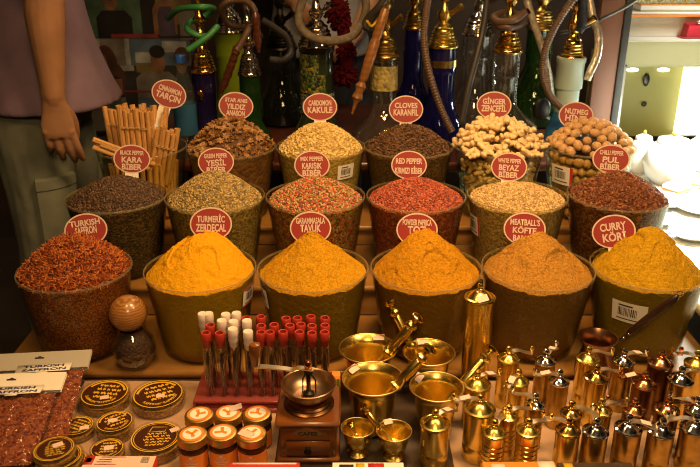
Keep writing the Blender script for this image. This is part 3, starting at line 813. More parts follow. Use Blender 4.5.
make_mill(480, 298, 31, 0, 'tall', 'brass', 'brass', .2, 'very tall brass mill towering between the mortars and the meatball spice tub', 0, Y=1.325, crank=False)
tm = [o for o in bpy.data.objects if o.get('label', '').startswith('very tall')][0]
hh = atY(480, 298, 1.325).z-CT
G().box((-.0035, -.0035, hh+.015), (.0035, .0035, hh+.040), bev=.001).build('spindle', 'dark_metal', tm)
sg = G(); sg.box((-.011, -.007, -.0003), (.011, .007, .0003), mat=Matrix.Translation((.001, -.022, hh+.010)) @ Matrix.Rotation(R_(38), 4, 'X') @ Matrix.Rotation(.3, 4, 'Z')); sg.build('price_sticker', 'sticker', tm)

# ------------------------------------------------------------------ mortars and pestles
def make_mortar(px, py, wpx, h, label, sticker=None, small=False):
    p = atZ(px, py, CT+h); d = (p-camo.location).dot(Vector((0, cp, -sp_))); r = wpx/2/F*d
    root = thing('mortar', label, 'mortar', (p.x, p.y, CT))
    g = G()
    if small:
        pr = [(.0005, 0), (r*.62, 0), (r*.66, .003), (r*.42, .009), (r*.40, .013), (r*.72, h*.42), (r*.84, h*.7), (r*.86, h*.86), (r*.99, h-.001), (r, h), (r*.97, h+.0012), (r*.80, h*.86), (r*.78, h*.66), (r*.62, h*.42), (r*.3, h*.33), (.0005, h*.32)]
    else:
        pr = [(.0005, 0), (r*.62, 0), (r*.66, .003), (r*.63, .010), (r*.67, h*.3), (r*.75, h*.62), (r*.80, h*.80), (r*.84, h*.90), (r*.985, h-.002), (r, h), (r*.985, h+.002), (r*.82, h*.94), (r*.75, h*.86), (r*.71, h*.65), (r*.62, h*.28), (r*.50, h*.15), (.0005, h*.14)]
    g.lathe(pr, 48, cap0=False, cap1=False); g.build('bowl', 'brass', root)
    k_ = .0011 if small else .0017
    G().lathe([(r-.0005+k_*math.cos(t), h+.0012+k_*math.sin(t)) for t in [2*PI*i/10 for i in range(11)]], 56, cap0=False, cap1=False).build('rim', 'cap_gold', root)
    if sticker is not None:
        a, tz = sticker
        s = G(); mt = Matrix.Translation((r*.90*math.cos(a), r*.90*math.sin(a), h*.97+.002)) @ Matrix.Rotation(a-PI/2, 4, 'Z') @ Matrix.Rotation(.45, 4, 'X') @ Matrix.Rotation(tz, 4, 'Z')
        k = .7 if small else 1
        s.box((-.0115*k, -.0075*k, -.0003), (.0115*k, .0075*k, .0003), mat=mt); s.build('price_sticker', 'sticker', root)
    return p, r
def make_pestle(a, b, r, label):
    a, b = Vector(a), Vector(b); L = (b-a).length
    root = thing('pestle', label, 'pestle', a); q = (b-a).normalized().to_track_quat('Z', 'Y'); root.rotation_euler = q.to_euler()
    pr = [(.0005, 0), (r*.9, .001), (r*1.15, .006), (r*1.0, .014), (r*.72, L*.25), (r*.75, L*.40), (r*.95, L*.425), (r*1.35, L*.445), (r*1.35, L*.465), (r*.95, L*.485), (r*1.05, L*.5), (r*1.05, L*.80), (r*.9, L*.815), (r*1.3, L*.835), (r*1.35, L*.86), (r*1.0, L*.885), (r*.55, L*.90), (r*.6, L*.93)]
    G().lathe(pr, 20, cap0=False).build('shaft', 'brass', root)
    G().lathe([(.0005, L*.925), (r*.9, L*.93), (r*1.45, L*.95), (r*1.55, L*.975), (r*1.1, L*.995), (.0005, L)], 20, cap0=False, cap1=False).build('knob', 'gold', root)
p1, r1 = make_mortar(368, 348.5, 58, .098, 'wide brass mortar before the garam masala tub', (1.1, .3))
p2, r2 = make_mortar(429, 352.5, 52, .095, 'brass mortar standing right before the paprika tub', (1.75, .0))
p3, r3 = make_mortar(373, 379, 62, .105, 'largest brass mortar, next to the wooden coffee grinder', (2.35, .1))
p4, r4 = make_mortar(436.5, 387, 54, .095, 'brass mortar with the sticker on its rim, beside the wide mills', (2.3, .35))
p5, r5 = make_mortar(357.5, 428, 33.5, .055, 'tiny brass footed mortar beside the grinder drawer', None, True)
p6, r6 = make_mortar(394, 431, 36, .055, 'small brass footed mortar with a sticker, before the largest mortar', (1.9, 0), True)
def pes(p, off, tippx, dY, r, label, zf=.024):
    a = Vector((p.x+off[0], p.y+off[1], CT+zf)); make_pestle(a, atY(*tippx, p.y+dY), r, label)
pes(p1, (-.008, -.005), (420, 315), -.015, .0092, 'brass pestle rising from the mortar before the garam masala')
pes(p2, (.006, -.005), (389, 300), .055, .0082, 'brass pestle leaning back from the paprika mortar over its neighbour')
pes(p3, (-.012, -.005), (432, 347), .01, .0096, 'brass pestle resting across the largest mortar')
pes(p4, (-.012, -.010), (495, 347), .055, .0096, 'brass pestle resting in the stickered mortar, pointing at the tall mill')
pes(p5, (.004, .0), (349.5, 423), -.005, .0038, 'tiny brass pestle inside the tiny footed mortar', .022)
pes(p6, (.004, -.004), (362, 405), .03, .0050, 'thin brass pestle leaning out of the small footed mortar', .022)

# ------------------------------------------------------------------ copper coffee pot
pp = atZ(598, 337, S1+.085); rr = .0395
pot = thing('coffee_pot', 'copper coffee pot with a long dark handle before the curry tub', 'coffee pot', (pp.x, pp.y, S1+.0005))
G().lathe([(.0005, 0), (rr*.92, 0), (rr*1.0, .004), (rr*.98, .02), (rr*.72, .055), (rr*.74, .068), (rr*1.0, .083), (rr*1.03, .085), (rr*.98, .0848), (rr*.71, .068), (rr*.69, .055), (rr*.92, .02), (rr*.9, .006), (.0005, .004)], 40, cap0=False, cap1=False).build('vessel', 'pot_copper', pot)
e = atY(680, 294, 1.315)-pot.location
s0 = Vector((rr*.9, -.006, .074)); dr = e-s0
hd = G(); hd.tube([s0+dr*t for t in (0, .1, .24)], [.0045, .004, .004], 10, flat=.6); h_ = hd.build('handle_bracket', 'wood_black', pot)
hd = G(); hd.tube([s0+dr*t for t in (.2, .23, .5, .8, .93, .97)], [.005, .0065, .0078, .0088, .0075, .004], 14); h_ = hd.build('handle', 'wood_black', pot)
ring = G(); c = s0+dr*1.0; ax = dr.normalized(); bx = Vector((0, 0, 1)).cross(ax).normalized(); up = ax.cross(bx)
ring.tube([c+ax*.005*math.cos(t)+up*.005*math.sin(t) for t in [2*PI*i/18 for i in range(19)]], .0012, 8); ring.build('hanging_ring', 'chrome', h_)
for t in (.12, .20):
    G().ell(s0+dr*t+Vector((0, -.005, .002)), .0028, 0, 10, 6).build('rivet', 'chrome', pot)

# ------------------------------------------------------------------ coffee grinder
gr = thing('coffee_grinder', 'wooden box coffee grinder with copper bowl, crank and small drawer', 'coffee grinder', (-.0745, 1.147, CT))
G().box((-.0565, -.0585, 0), (.0565, .0585, .010), bev=.003).build('base', 'wood_mill', gr)
G().box((-.050, -.052, .010), (.050, .052, .076), bev=.002).build('box', 'wood_mill', gr)
G().box((-.0575, -.0595, .076), (.0575, .0595, .0875), bev=.004).build('top_plate', 'wood_mill', gr)
dw = G().box((-.040, -.0555, .014), (.040, -.0525, .046), bev=.0015).build('drawer', 'wood_mill', gr)
G().lathe([(.0005, 0), (.004, 0), (.003, .004), (.0065, .008), (.0065, .011), (.0005, .013)], 16, mat=Matrix.Rotation(PI/2, 4, 'X'), c=(0, -.0555, .031), cap0=False, cap1=False).build('knob', 'iron', dw)
g = G(); mt = Matrix.Rotation(PI/2, 4, 'X')
g.rings([[Vector((.026*math.cos(2*PI*j/36), y, .0615+.0072*math.sin(2*PI*j/36))) for j in range(36)] for y in (-.0522, -.0538)])
pl = g.build('brass_plaque', 'plaque', gr, angle=30)
g = G(); put_text(g, 'CAFES', .034, .0078, Matrix.Translation((0, -.0542, .0576)) @ mt); g.build('lettering', 'ink', pl, angle=None)
G().lathe([(.0005, .0875), (.046, .0875), (.046, .090), (.041, .093), (.041, .0955), (.037, .098), (.037, .101), (.030, .104), (.0005, .104)], 44, cap0=False, cap1=False).build('collar', 'bronze', gr)
G().lathe([(.0005, .102), (.026, .102), (.036, .107), (.045, .119), (.0485, .130), (.050, .1312), (.0485, .1325), (.046, .131), (.0425, .119), (.034, .110), (.024, .106), (.0005, .106)], 48, cap0=False, cap1=False).build('bowl', 'dull_copper', gr)
g = G()
for a in (.4, 2.5, 4.6):
    d = Vector((math.cos(a), math.sin(a), 0)); g.tube([d*.014+Vector((0, 0, .106)), d*.013+Vector((0, 0, .135)), d*.004+Vector((0, 0, .150))], .0014, 6)
g.lathe([(.0005, .106), (.011, .106), (.010, .112), (.004, .115), (.004, .150), (.0085, .151), (.0085, .157), (.0005, .157)], 18, cap0=False, cap1=False)
g.build('burr_shaft', 'iron', gr)
nt_ = G().lathe([(.0005, .163), (.006, .163), (.0075, .166), (.0075, .171), (.0055, .176), (.0005, .178)], 16, cap0=False, cap1=False).build('top_nut', 'copper', gr)
ke = atZ(256, 366, CT+.156)-Vector((-.0745, 1.147, CT))
g = G(); pts = catmull([Vector((.010, -.002, .160)), Vector((-.018, .004, .160)), Vector((-.028, .006, .155)), ke*.6+Vector((0, 0, .063)), Vector((ke.x, ke.y, .156))], 6)
rs = []
dd = Vector((ke.x, ke.y, 0)).normalized(); sd = Vector((-dd.y, dd.x, 0))
for q in pts: rs.append([q+sd*.006+Vector((0, 0, .0012)), q-sd*.006+Vector((0, 0, .0012)), q-sd*.006-Vector((0, 0, .0012)), q+sd*.006-Vector((0, 0, .0012))])
cr = g.rings(rs).build('crank', 'crank', gr)
G().lathe([(.0005, .157), (.007, .157), (.009, .163), (.0112, .182), (.0115, .193), (.0092, .201), (.0005, .203)], 18, c=(ke.x, ke.y, 0), cap0=False, cap1=False).build('handle_knob', 'wood_mill', cr)

# ------------------------------------------------------------------ rack of capped glass tubes
rk = thing('tube_rack', 'pink red acrylic rack holding the capped glass tubes', 'rack', (-.172, 1.293, CT))
G().box((-.136, -.053, 0), (.136, .052, .010), bev=.002).build('bottom_plate', 'acrylic', rk)
tubesp = []
for row, Y, ptop, spec in [
  ('front', 1.262, 333, [(205.7, 'r'), (220, 'r'), (232.8, 'W'), (246.8, 'W'), (259.3, 'r'), (270, 'r'), (283, 'r'), (299.5, 'r'), (312.5, 'r'), (324.8, 'r')]),
  ('middle', 1.292, 325, [(210, 'r'), (220.8, 'w'), (234, 'w'), (247.3, 'w'), (259.7, 'r'), (274, 'r'), (288.5, 'r'), (301, 'r'), (311.8, 'r'), (324, 'r')]),
  ('back', 1.322, 317, [(203.8, 'w'), (209.8, 'w'), (225.8, 'w'), (237, 'w'), (247.5, 'r'), (260.3, 'r'), (287.5, 'r'), (297.8, 'r'), (311.3, 'r'), (324, 'r')])]:
    for i, (px, c) in enumerate(spec): tubesp.append((row, Y, ptop, px, c, i))
hol = G(); hol.box((-.136, -.053, .022), (.136, .052, .028), bev=.001); hol.build('holder_plate', 'acrylic', rk)
for sx in (-.136, .131): G().box((sx, -.053, .0102), (sx+.005, .052, .0218)).build('side_panel', 'acrylic', rk)
ORD = ['first', 'second', 'third', 'fourth', 'fifth', 'sixth', 'seventh', 'eighth', 'ninth', 'tenth']
TL, TRd = .140, .0080
tbm = G().lathe([(.0005, 0), (.004, .0008), (TRd, .006), (TRd, TL), (TRd-.0008, TL), (TRd-.0008, .007), (.0035, .002), (.0005, .0018)], 18, cap0=False, cap1=False)
tb0 = None
pod = G()
for k in range(3):
    rd = random.Random(k+50); pts = catmull([(rd.uniform(-.0035, .0035), rd.uniform(-.0035, .0035), .006+.021*i) for i in range(6)], 4); pod.tube(pts, [.0024*(.7+.3*math.sin(PI*min(1, i/4))) for i in range(len(pts))], 7, flat=.7)
vm = plain('vanilla_pod', (.03, .013, .006), .3, var=.4, vscale=90)
v0 = None
capr = G().lathe([(.0055, .126), (TRd+.0002, .1295), (TRd+.0004, .1385), (TRd+.0012, .1395), (TRd+.0020, .1410), (TRd+.0020, .1570), (TRd+.0008, .1585), (TRd-.0014, .1580), (TRd-.0016, .146), (.0005, .145)], 20, cap0=False, cap1=False)
capw = G().lathe([(.0055, .126), (TRd+.0002, .1295), (TRd+.0004, .1385), (TRd+.0012, .1395), (TRd+.0018, .141), (TRd+.0010, .149), (TRd+.0018, .151), (TRd+.0018, .166), (TRd+.0008, .1675), (TRd-.001, .1668), (.0005, .1660)], 20, cap0=False, cap1=False)
src = {}
for row, Y, ptop, px, c, i in tubesp:
    z = CT+.0105
    p = atY(px, ptop, Y)
    nm = 'red' if c == 'r' else 'white'
    lab = '%s capped glass tube, %s along the %s row of the rack' % (nm, ORD[i], row)
    vl = 'dark vanilla pods inside the %s tube of the %s row' % (ORD[i], row)
    k = 'r' if c == 'r' else 'w'
    if k not in src:
        t = tbm.build('glass_tube', 'glass'); cap_ = (capr if k == 'r' else capw).build('cap', 'red_cap' if k == 'r' else 'white_cap', t)
        src[k] = t; t.location = (p.x, Y, z); tag(t, lab, 'tube', 'capped glass tubes in the pink rack')
    else: dup(src[k], (p.x, Y, z + (-.004 if c == 'W' else random.uniform(0, .002))), (random.uniform(-.02, .02), random.uniform(-.02, .02), 0), lab)
    if v0 is None: v0 = pod.build('vanilla_pods', vm); v0.location = (p.x, Y, z); tag(v0, vl, 'vanilla pods', 'vanilla pods in the glass tubes')
    else: dup(v0, (p.x, Y, z), (0, 0, random.random()*6), vl)

# ------------------------------------------------------------------ jar with a wooden ball lid
jr = thing('glass_jar', 'round glass jar with a wooden ball lid between saffron and turmeric tubs', 'jar', (-.460, 1.390, S1+.0005))
G().lathe([(.0005, 0), (.022, 0), (.030, .004), (.043, .022), (.046, .040), (.043, .060), (.033, .076), (.027, .084), (.030, .088), (.028, .089), (.0245, .084), (.031, .074), (.0405, .060), (.0435, .040), (.0405, .022), (.031, .007), (.0005, .004)], 44, cap0=False, cap1=False).build('glass_body', 'glass', jr)
G().ell((-.003, 0, .1245), (.039, .039, .039), 0, 32, 20).build('ball_lid', 'wood_ball', jr)
hg = heapsp = G().lathe([(.0005, .006), (.029, .009), (.0385, .022), (.0415, .040), (.0385, .058), (.029, .073), (.023, .082), (.0005, .083)], 40, cap0=False, cap1=False)
o = hg.build('dark_spice', bodymat('jar_spice', [(.035, .010, .005), (.018, .006, .003), (.06, .018, .008)], 170)); o.location = jr.location
tag(o, 'dark reddish spice filling the round glass jar', 'spice', kind='stuff')

# ------------------------------------------------------------------ honey jars
hj = thing('honey_jar', '', 'jar', (0, 0, CT)); hj.scale = (1.1, 1.1, 1.05)
g = G(); g.lathe([(.0005, 0), (.0215, 0), (.0230, .003), (.0230, .040), (.021, .046), (.019, .049), (.019, .052), (.0005, .052)], 32, cap0=False, cap1=False); g.build('glass_body', 'honey', hj)
g = G(); patch(g, -PI/2-1.45, -PI/2+1.45, .006, .038, lambda z: .0233, 0, 20)
patch(g, -PI/2-1.3, -PI/2-.95, .010, .034, lambda z: .0235, 1, 4)
for z0, w in ((.0285, .32), (.0245, .2), (.021, .5), (.0175, .38), (.012, .3)): patch(g, -PI/2-w, -PI/2+w, z0, z0+.0012, lambda z: .0235, 1, 8)
patch(g, -PI/2-.12, -PI/2+.12, .0315, .035, lambda z: .0235, 1, 4)
g.build('paper_label', ['orange', 'sticker'], hj, angle=None)
lid = G().lathe([(.0005, .0505), (.0238, .0505), (.0246, .052), (.0240, .054), (.0240, .062), (.0232, .0645), (.0215, .0652), (.0005, .0648)], 40, cap0=False, cap1=False).build('lid', 'cap_gold', hj)
g = G(); g.disc((0, 0, .0655), .0196, .0196, 36, 0); g.disc((0, 0, .0658), .0148, .0148, 36, 1)
for a, L in ((2.3, .0125), (.75, .012), (-1.4, .008)):
    d = Vector((math.cos(a), math.sin(a), 0)); s = Vector((-d.y, d.x, 0)); o_ = Vector((0, -.001, .0661))
    g.add([o_-s*.0022, o_+d*L-s*.0030, o_+d*L+s*.0030, o_+s*.0022], [(0, 1, 2, 3)], 0)
g.build('lid_sticker', ['orange', 'card'], lid, angle=None)
hl = [(192, 434, 'front', 'nearest the round tins', .3), (222, 432, 'front', 'between its two neighbours', 1.0), (251.5, 433, 'front', 'tag on lid', .2),
      (199, 414, 'back', 'nearest the large round tins', -.4), (228, 412.5, 'back', 'folded tag on lid', .1), (257, 413, 'back', 'nearest the grinder', .8)]
for i, (px, py, rw, wh, rz) in enumerate(hl):
    p = atZ(px, py, CT+.068); lab = 'small jar with gold lid and orange label, %s row, %s' % (rw, wh)
    if i == 0: hj.location = (p.x, p.y, CT); tag(hj, lab, 'jar', 'gold lidded jars with orange labels'); o = hj
    else: o = dup(hj, (p.x, p.y, CT), None, lab)
    for ch in o.children_recursive:
        if ch.name.startswith('lid_sticker'): ch.rotation_euler = (0, 0, rz)
    if i in (2, 4):
        s = G(); s.box((-.012, -.0075, 0), (.012, .0075, .0005), mat=Matrix.Translation((-.008, -.004, .0664) if i == 2 else (.010, .010, .0672)) @ Matrix.Rotation(-.5 if i == 2 else .25, 4, 'Z') @ Matrix.Rotation(0 if i == 2 else -.2, 4, 'Y'))
        s.build('price_sticker', 'sticker', [c for c in o.children if c.name.startswith('lid')][0])

# ------------------------------------------------------------------ round saffron boxes
saf = bodymat('boxed_saffron', [(.40, .20, .025), (.24, .11, .014), (.48, .28, .045)], 260)
def tin(px, py, r, h, rot, label, z=CT, variant=0, pos=None, stk=True, stkpos=(.1, -.35)):
    p = atZ(px, py, z+h) if pos is None else Vector(pos)
    root = thing('spice_box', label, 'round box', (p.x, p.y, z), group='round clear saffron boxes')
    G().lathe([(.0005, 0), (r*.93, 0), (r*.95, .002), (r*.96, h-.008), (r*.94, h-.008), (r*.93, .003), (.0005, .002)], 44, cap0=False, cap1=False).build('base', 'tinplastic', root)
    G().lathe([(.0005, .003), (r*.91, .003), (r*.92, h-.009), (.0005, h-.008)], 40, cap0=False, cap1=False).build('saffron_filling', saf, root)
    ld = G().lathe([(r*.97, h-.007), (r, h-.007), (r, h-.001), (r*.985, h+.0008), (r*.95, h+.0008), (r*.94, h-.001), (.0005, h-.001)], 48, cap0=False, cap1=False).build('lid', 'tinplastic', root)
    g = G(); g.disc((0, 0, h-.0005), r*.885, r*.885, 48, 0)
    def annulus(a, b, zz):
        A = [Vector((r*a*math.cos(2*PI*j/48), r*a*math.sin(2*PI*j/48), zz)) for j in range(48)]; B = [Vector((r*b*math.cos(2*PI*j/48), r*b*math.sin(2*PI*j/48), zz)) for j in range(48)]
        g.rings([A, B], 1, False, False)
    annulus(.88, .835, h-.0002)
    if variant == 2: annulus(.79, .765, h-.0002)
    if variant != 2:
        word = 'SAFFRON*SAFFRON*'
        a0 = -2.6
        for i, ch in enumerate(word):
            a = a0+i*.145
            put_text(g, ch, r*.085, r*.12, Matrix.Translation((r*.71*math.cos(a), r*.71*math.sin(a), h-.0002)) @ Matrix.Rotation(a+PI/2, 4, 'Z'), 1)
        rs = [[Vector((r*q*math.cos(a), r*q*math.sin(a), h-.0002)) for a in [.35+2.4*i/24 for i in range(25)]] for q in (.70, .79)]
        g.rings(rs, 1, False, False, False)
    rd = random.Random(int(px*7+py))
    rows = 5 if variant == 2 else 4                 # lines of flowing script
    for j in range(rows):
        y = r*(.46-.25*j) if variant != 2 else r*(.18-.16*j); L = r*(.52-.08*abs(j-1.5)); x = -L+rd.uniform(0, .1)*r
        while x < L:
            seg = rd.uniform(.10, .26)*r; n = 6
            pts = [(x+seg*i/n, y+.035*r*math.sin(i*1.7+j)+rd.uniform(-.012, .012)*r) for i in range(n+1)]
            w = r*(.062 if variant != 2 else .036)
            g.rings([[Vector((a, b-w, h-.0002)) for a, b in pts], [Vector((a, b+w*rd.uniform(.5, 1.2), h-.0002)) for a, b in pts]], 1, False, False, False)
            x += seg+rd.uniform(.03, .08)*r
    if variant == 2:
        P = [(-.28, .30), (.30, .30), (.36, .55), (-.18, .60), (-.28, .30)]
        g.tube([Vector((a*r, b*r, h-.0002)) for a, b in P], r*.03, 4, 1, flat=.02)
    lb = g.build('lid_label', ['brownlabel', 'yellow'], ld, angle=None, rot=(0, 0, rot))
    if stk:
        s = G(); s.box((-.0085, -.006, h+.0003), (.0085, .006, h+.0008), mat=Matrix.Translation((stkpos[0]*r, stkpos[1]*r, 0)) @ Matrix.Rotation(.15*variant+.25, 4, 'Z')); s.build('price_sticker', 'sticker', ld)
    return p
tin(103, 394, .0515, .027, -.15, 'large round clear saffron box nearest the saffron packets', pos=(-.491, 1.272, 0))
tin(158, 393.5, .0545, .027, .45, 'large round clear saffron box beside the pink tube rack', stkpos=(.12, -.15))
tin(77, 425, .033, .022, -.4, 'small flat saffron box beside the saffron packets, sticker at its rim', stkpos=(.5, -.25))
tin(114.5, 421, .0365, .030, .6, 'mid sized saffron box between the two large ones', stkpos=(-.1, .05))
tin(107, 448, .0315, .024, .1, 'smallest saffron box just behind the white carton', stkpos=(.1, 0))
tin(155.5, 436.5, .0495, .030, .1, 'large saffron box with a plain ringed label beside the orange labelled jars', variant=2, stkpos=(.62, .4))
pz = atZ(54, 449, CT+.054)
pq = atZ(64, 453, CT+.034)
tin(66, 452, .040, .019, .5, 'lowest saffron box of the small stack by the packets', variant=2, pos=(pz.x+.014, pz.y+.006, 0), stk=False)
tin(64, 450, .039, .017, .2, 'middle saffron box of the small stack by the packets', variant=2, z=CT+.0202, pos=(pz.x+.008, pz.y+.003, 0), stk=False)
tin(54, 449, .0375, .017, .3, 'top saffron box of the small stack by the packets', variant=2, z=CT+.0384, pos=(pz.x, pz.y, 0), stkpos=(.1, .25))

# ------------------------------------------------------------------ little cartons along the counter edge
def carton(name, label, x0, x1, y0, y1, h, body, top, deco):
    root = tag(G().box((x0, y0, CT), (x1, y1, CT+h), bev=.0012).build(name, body), label, 'carton')
    g = G(); g.box((x0+.001, y0+.001, CT+h), (x1-.001, y1-.001, CT+h+.0006)); g.build('top_flap', top, root)
    g = G()
    for a, b, c, d, mi in deco:                       # printed panels on the top, fractions
        X0, X1 = x0+(x1-x0)*a, x0+(x1-x0)*b; Y0, Y1 = y0+(y1-y0)*c, y0+(y1-y0)*d
        g.box((X0, Y0, CT+h+.0006), (X1, Y1, CT+h+.0009), mi)
    if deco: g.build('print', ['redprint', 'ink', 'card', 'yellow'], root, angle=None)
    return root
xa = atZ(87, 456, CT+.05).x; xb = atZ(157, 456, CT+.05).x
random.seed(3)
lines = [(.0, .13, .25, 1, 0), (.02, .10, .45, .8, 1)] + [(.16+.02*i, .16+.02*i+random.uniform(.1, .3), .25+.2*(i % 4), .31+.2*(i % 4), 0) for i in range(8)] + [(.80+.014*i, .807+.014*i, .4, .9, 1) for i in range(8)]
carton('carton', 'white carton with red print and bar code in front of the saffron boxes', xa, xb, 1.016, 1.047, .05, 'redprint', 'sticker', lines)
xa = atZ(229, 464, CT+.05).x; xb = atZ(300, 464, CT+.05).x
carton('carton', 'red carton standing before the coffee grinder', xa, xb, 1.0, 1.030, .05, 'redprint', 'redprint', [(.05, .95, .82, .95, 2)])
xa = atZ(332, 464, CT+.05).x; xb = atZ(404, 464, CT+.05).x
carton('carton', 'white edged carton with coloured print before the small footed mortars', xa, xb, 1.0, 1.030, .05, 'ink', 'card', [(.1, .3, .2, .8, 1), (.33, .45, .2, .9, 3), (.5, .72, .3, .9, 0)])
xa = atZ(482, 463, CT+.05).x; xb = atZ(555, 463, CT+.05).x
carton('carton', 'orange carton before the banded brass mills', xa, xb, 1.0, 1.032, .05, 'orange', 'orange', [(.12, .3, .1, .8, 2), (.76, .98, 0, 1, 2)])
xa = atZ(557, 464, CT+.05).x; xb = atZ(632, 464, CT+.05).x
carton('carton', 'brown carton with a yellow dot before the silver lidded mills', xa, xb, 1.0, 1.030, .05, 'wood_counter', 'wood_counter', [(.08, .2, .2, .9, 3)])
# narrow upright packet between the tubes and the mortars
px_ = atY(336, 372, 1.262)
pk = tag(G().box((px_.x-.0085, 1.257, CT), (px_.x+.0085, 1.275, CT+.075), bev=.001).build('spice_packet', 'orange'), 'small upright orange packet with a green stripe beside the largest mortar', 'packet')
g = G(); g.box((px_.x+.001, 1.2562, CT+.03), (px_.x+.007, 1.2569, CT+.068)); g.build('green_stripe', plain('green_print', (.12, .30, .04), .5), pk)

# ------------------------------------------------------------------ saffron packets
sm = bodymat('packet_saffron', [(.19, .034, .007), (.11, .014, .005), (.26, .058, .010), (.31, .085, .016)], 240)
def packet(label, corner, rz, tilt, L, W, seed, hcard='card'):
    """corner: upper end nearest the round boxes; lies sloping, card header at the upper end"""
    root = thing('saffron_packet', label, 'packet', corner, rot=(tilt, 0, rz), group='saffron packets with card headers')
    nx, ny = 44, 48; hdr = .046
    def thick(u, v): return .011*max(0, (1-(2*u-1)**4))**.6*max(0, (1-(2*v-1)**6))**.6
    for nm, mat, k0 in (('saffron_filling', sm, .0), ('bag', 'bagfilm', .0022)):
        g = G(); up, dn = [], []
        for j in range(ny+1):
            for i in range(nx+1):
                u, v = i/nx, j/ny; m = .006 if k0 == 0 else 0
                x = -W+m+(W-2*m)*u; y = -L+m+(L-hdr-2*m)*v
                t = thick(u, v); nzv = noise.fractal(Vector((x*45, y*45, seed)), 1, 2, 3)
                cz = nzv*.0035*(t/.011) + ((.0016*noise.noise(Vector((x*70, y*70, seed+5)))+.0018*abs(noise.noise(Vector((x*32, y*26, seed+9))))) if k0 else 0)
                up.append((x, y, t+cz+k0)); dn.append((x, y, -t*.25-k0*.5))
        o_ = len(up); g.add(up+dn, [], 0)
        for j in range(ny):
            for i in range(nx):
                a = j*(nx+1)+i; g.f.append((a, a+1, a+nx+2, a+nx+1)); g.m.append(0); g.f.append((o_+a, o_+a+nx+1, o_+a+nx+2, o_+a+1)); g.m.append(0)
        edge = [i for i in range(nx+1)] + [j*(nx+1)+nx for j in range(1, ny+1)] + [ny*(nx+1)+i for i in range(nx-1, -1, -1)] + [j*(nx+1) for j in range(ny-1, 0, -1)]
        for q in range(len(edge)):
            a, b = edge[q], edge[(q+1) % len(edge)]; g.f.append((a, o_+a, o_+b, b)); g.m.append(0)
        g.build(nm, mat, root, angle=None)
    g = G(); g.box((-W-.001, -hdr-.002, .0022), (.001, 0, .0034), 0); g.box((-W-.001, -hdr-.002, -.0034), (.001, 0, -.0022), 0)
    # punched euro slot shown as a dark opening
    ox, oy = -W*.5, -.017
    g.box((ox-.009, oy-.0022, .0034), (ox+.009, oy+.0022, .0037), 1, bev=.0001); g.disc((ox, oy+.002, .00375), .0038, .0032, 20, 1)
    hd = g.build('card_header', [hcard, 'ink'], root, angle=30)
    g = G(); mt = Matrix.Translation((-W*.40, -.057, .0165)) @ Matrix.Rotation(.02, 4, 'Z') @ Matrix.Rotation(-.22, 4, 'X')
    g.box((-.052, -.013, -.0004), (.052, .013, .0004), 0, mat=mt)
    put_text(g, 'TURKISH', .078, .0078, mt @ Matrix.Translation((-.001, .0018, .0008)), 1); put_text(g, 'SAFFRON', .084, .0078, mt @ Matrix.Translation((.002, -.0098, .0008)), 1)
    g.box((-.012, -.018, -.0004), (.010, -.0128, .0004), 0, mat=mt)
    g.build('name_strip', ['card', 'ink_blue'], root, angle=None)
    return root
packet('clear saffron packet with grey card header, propped behind the other packet', (-.533, 1.345, .486), .10, R_(15.5), .27, .20, 3, 'grey_card')
packet('clear saffron packet with cream card header, lying in front of the other', (-.556, 1.262, .485), .06, R_(13), .225, .20, 8)
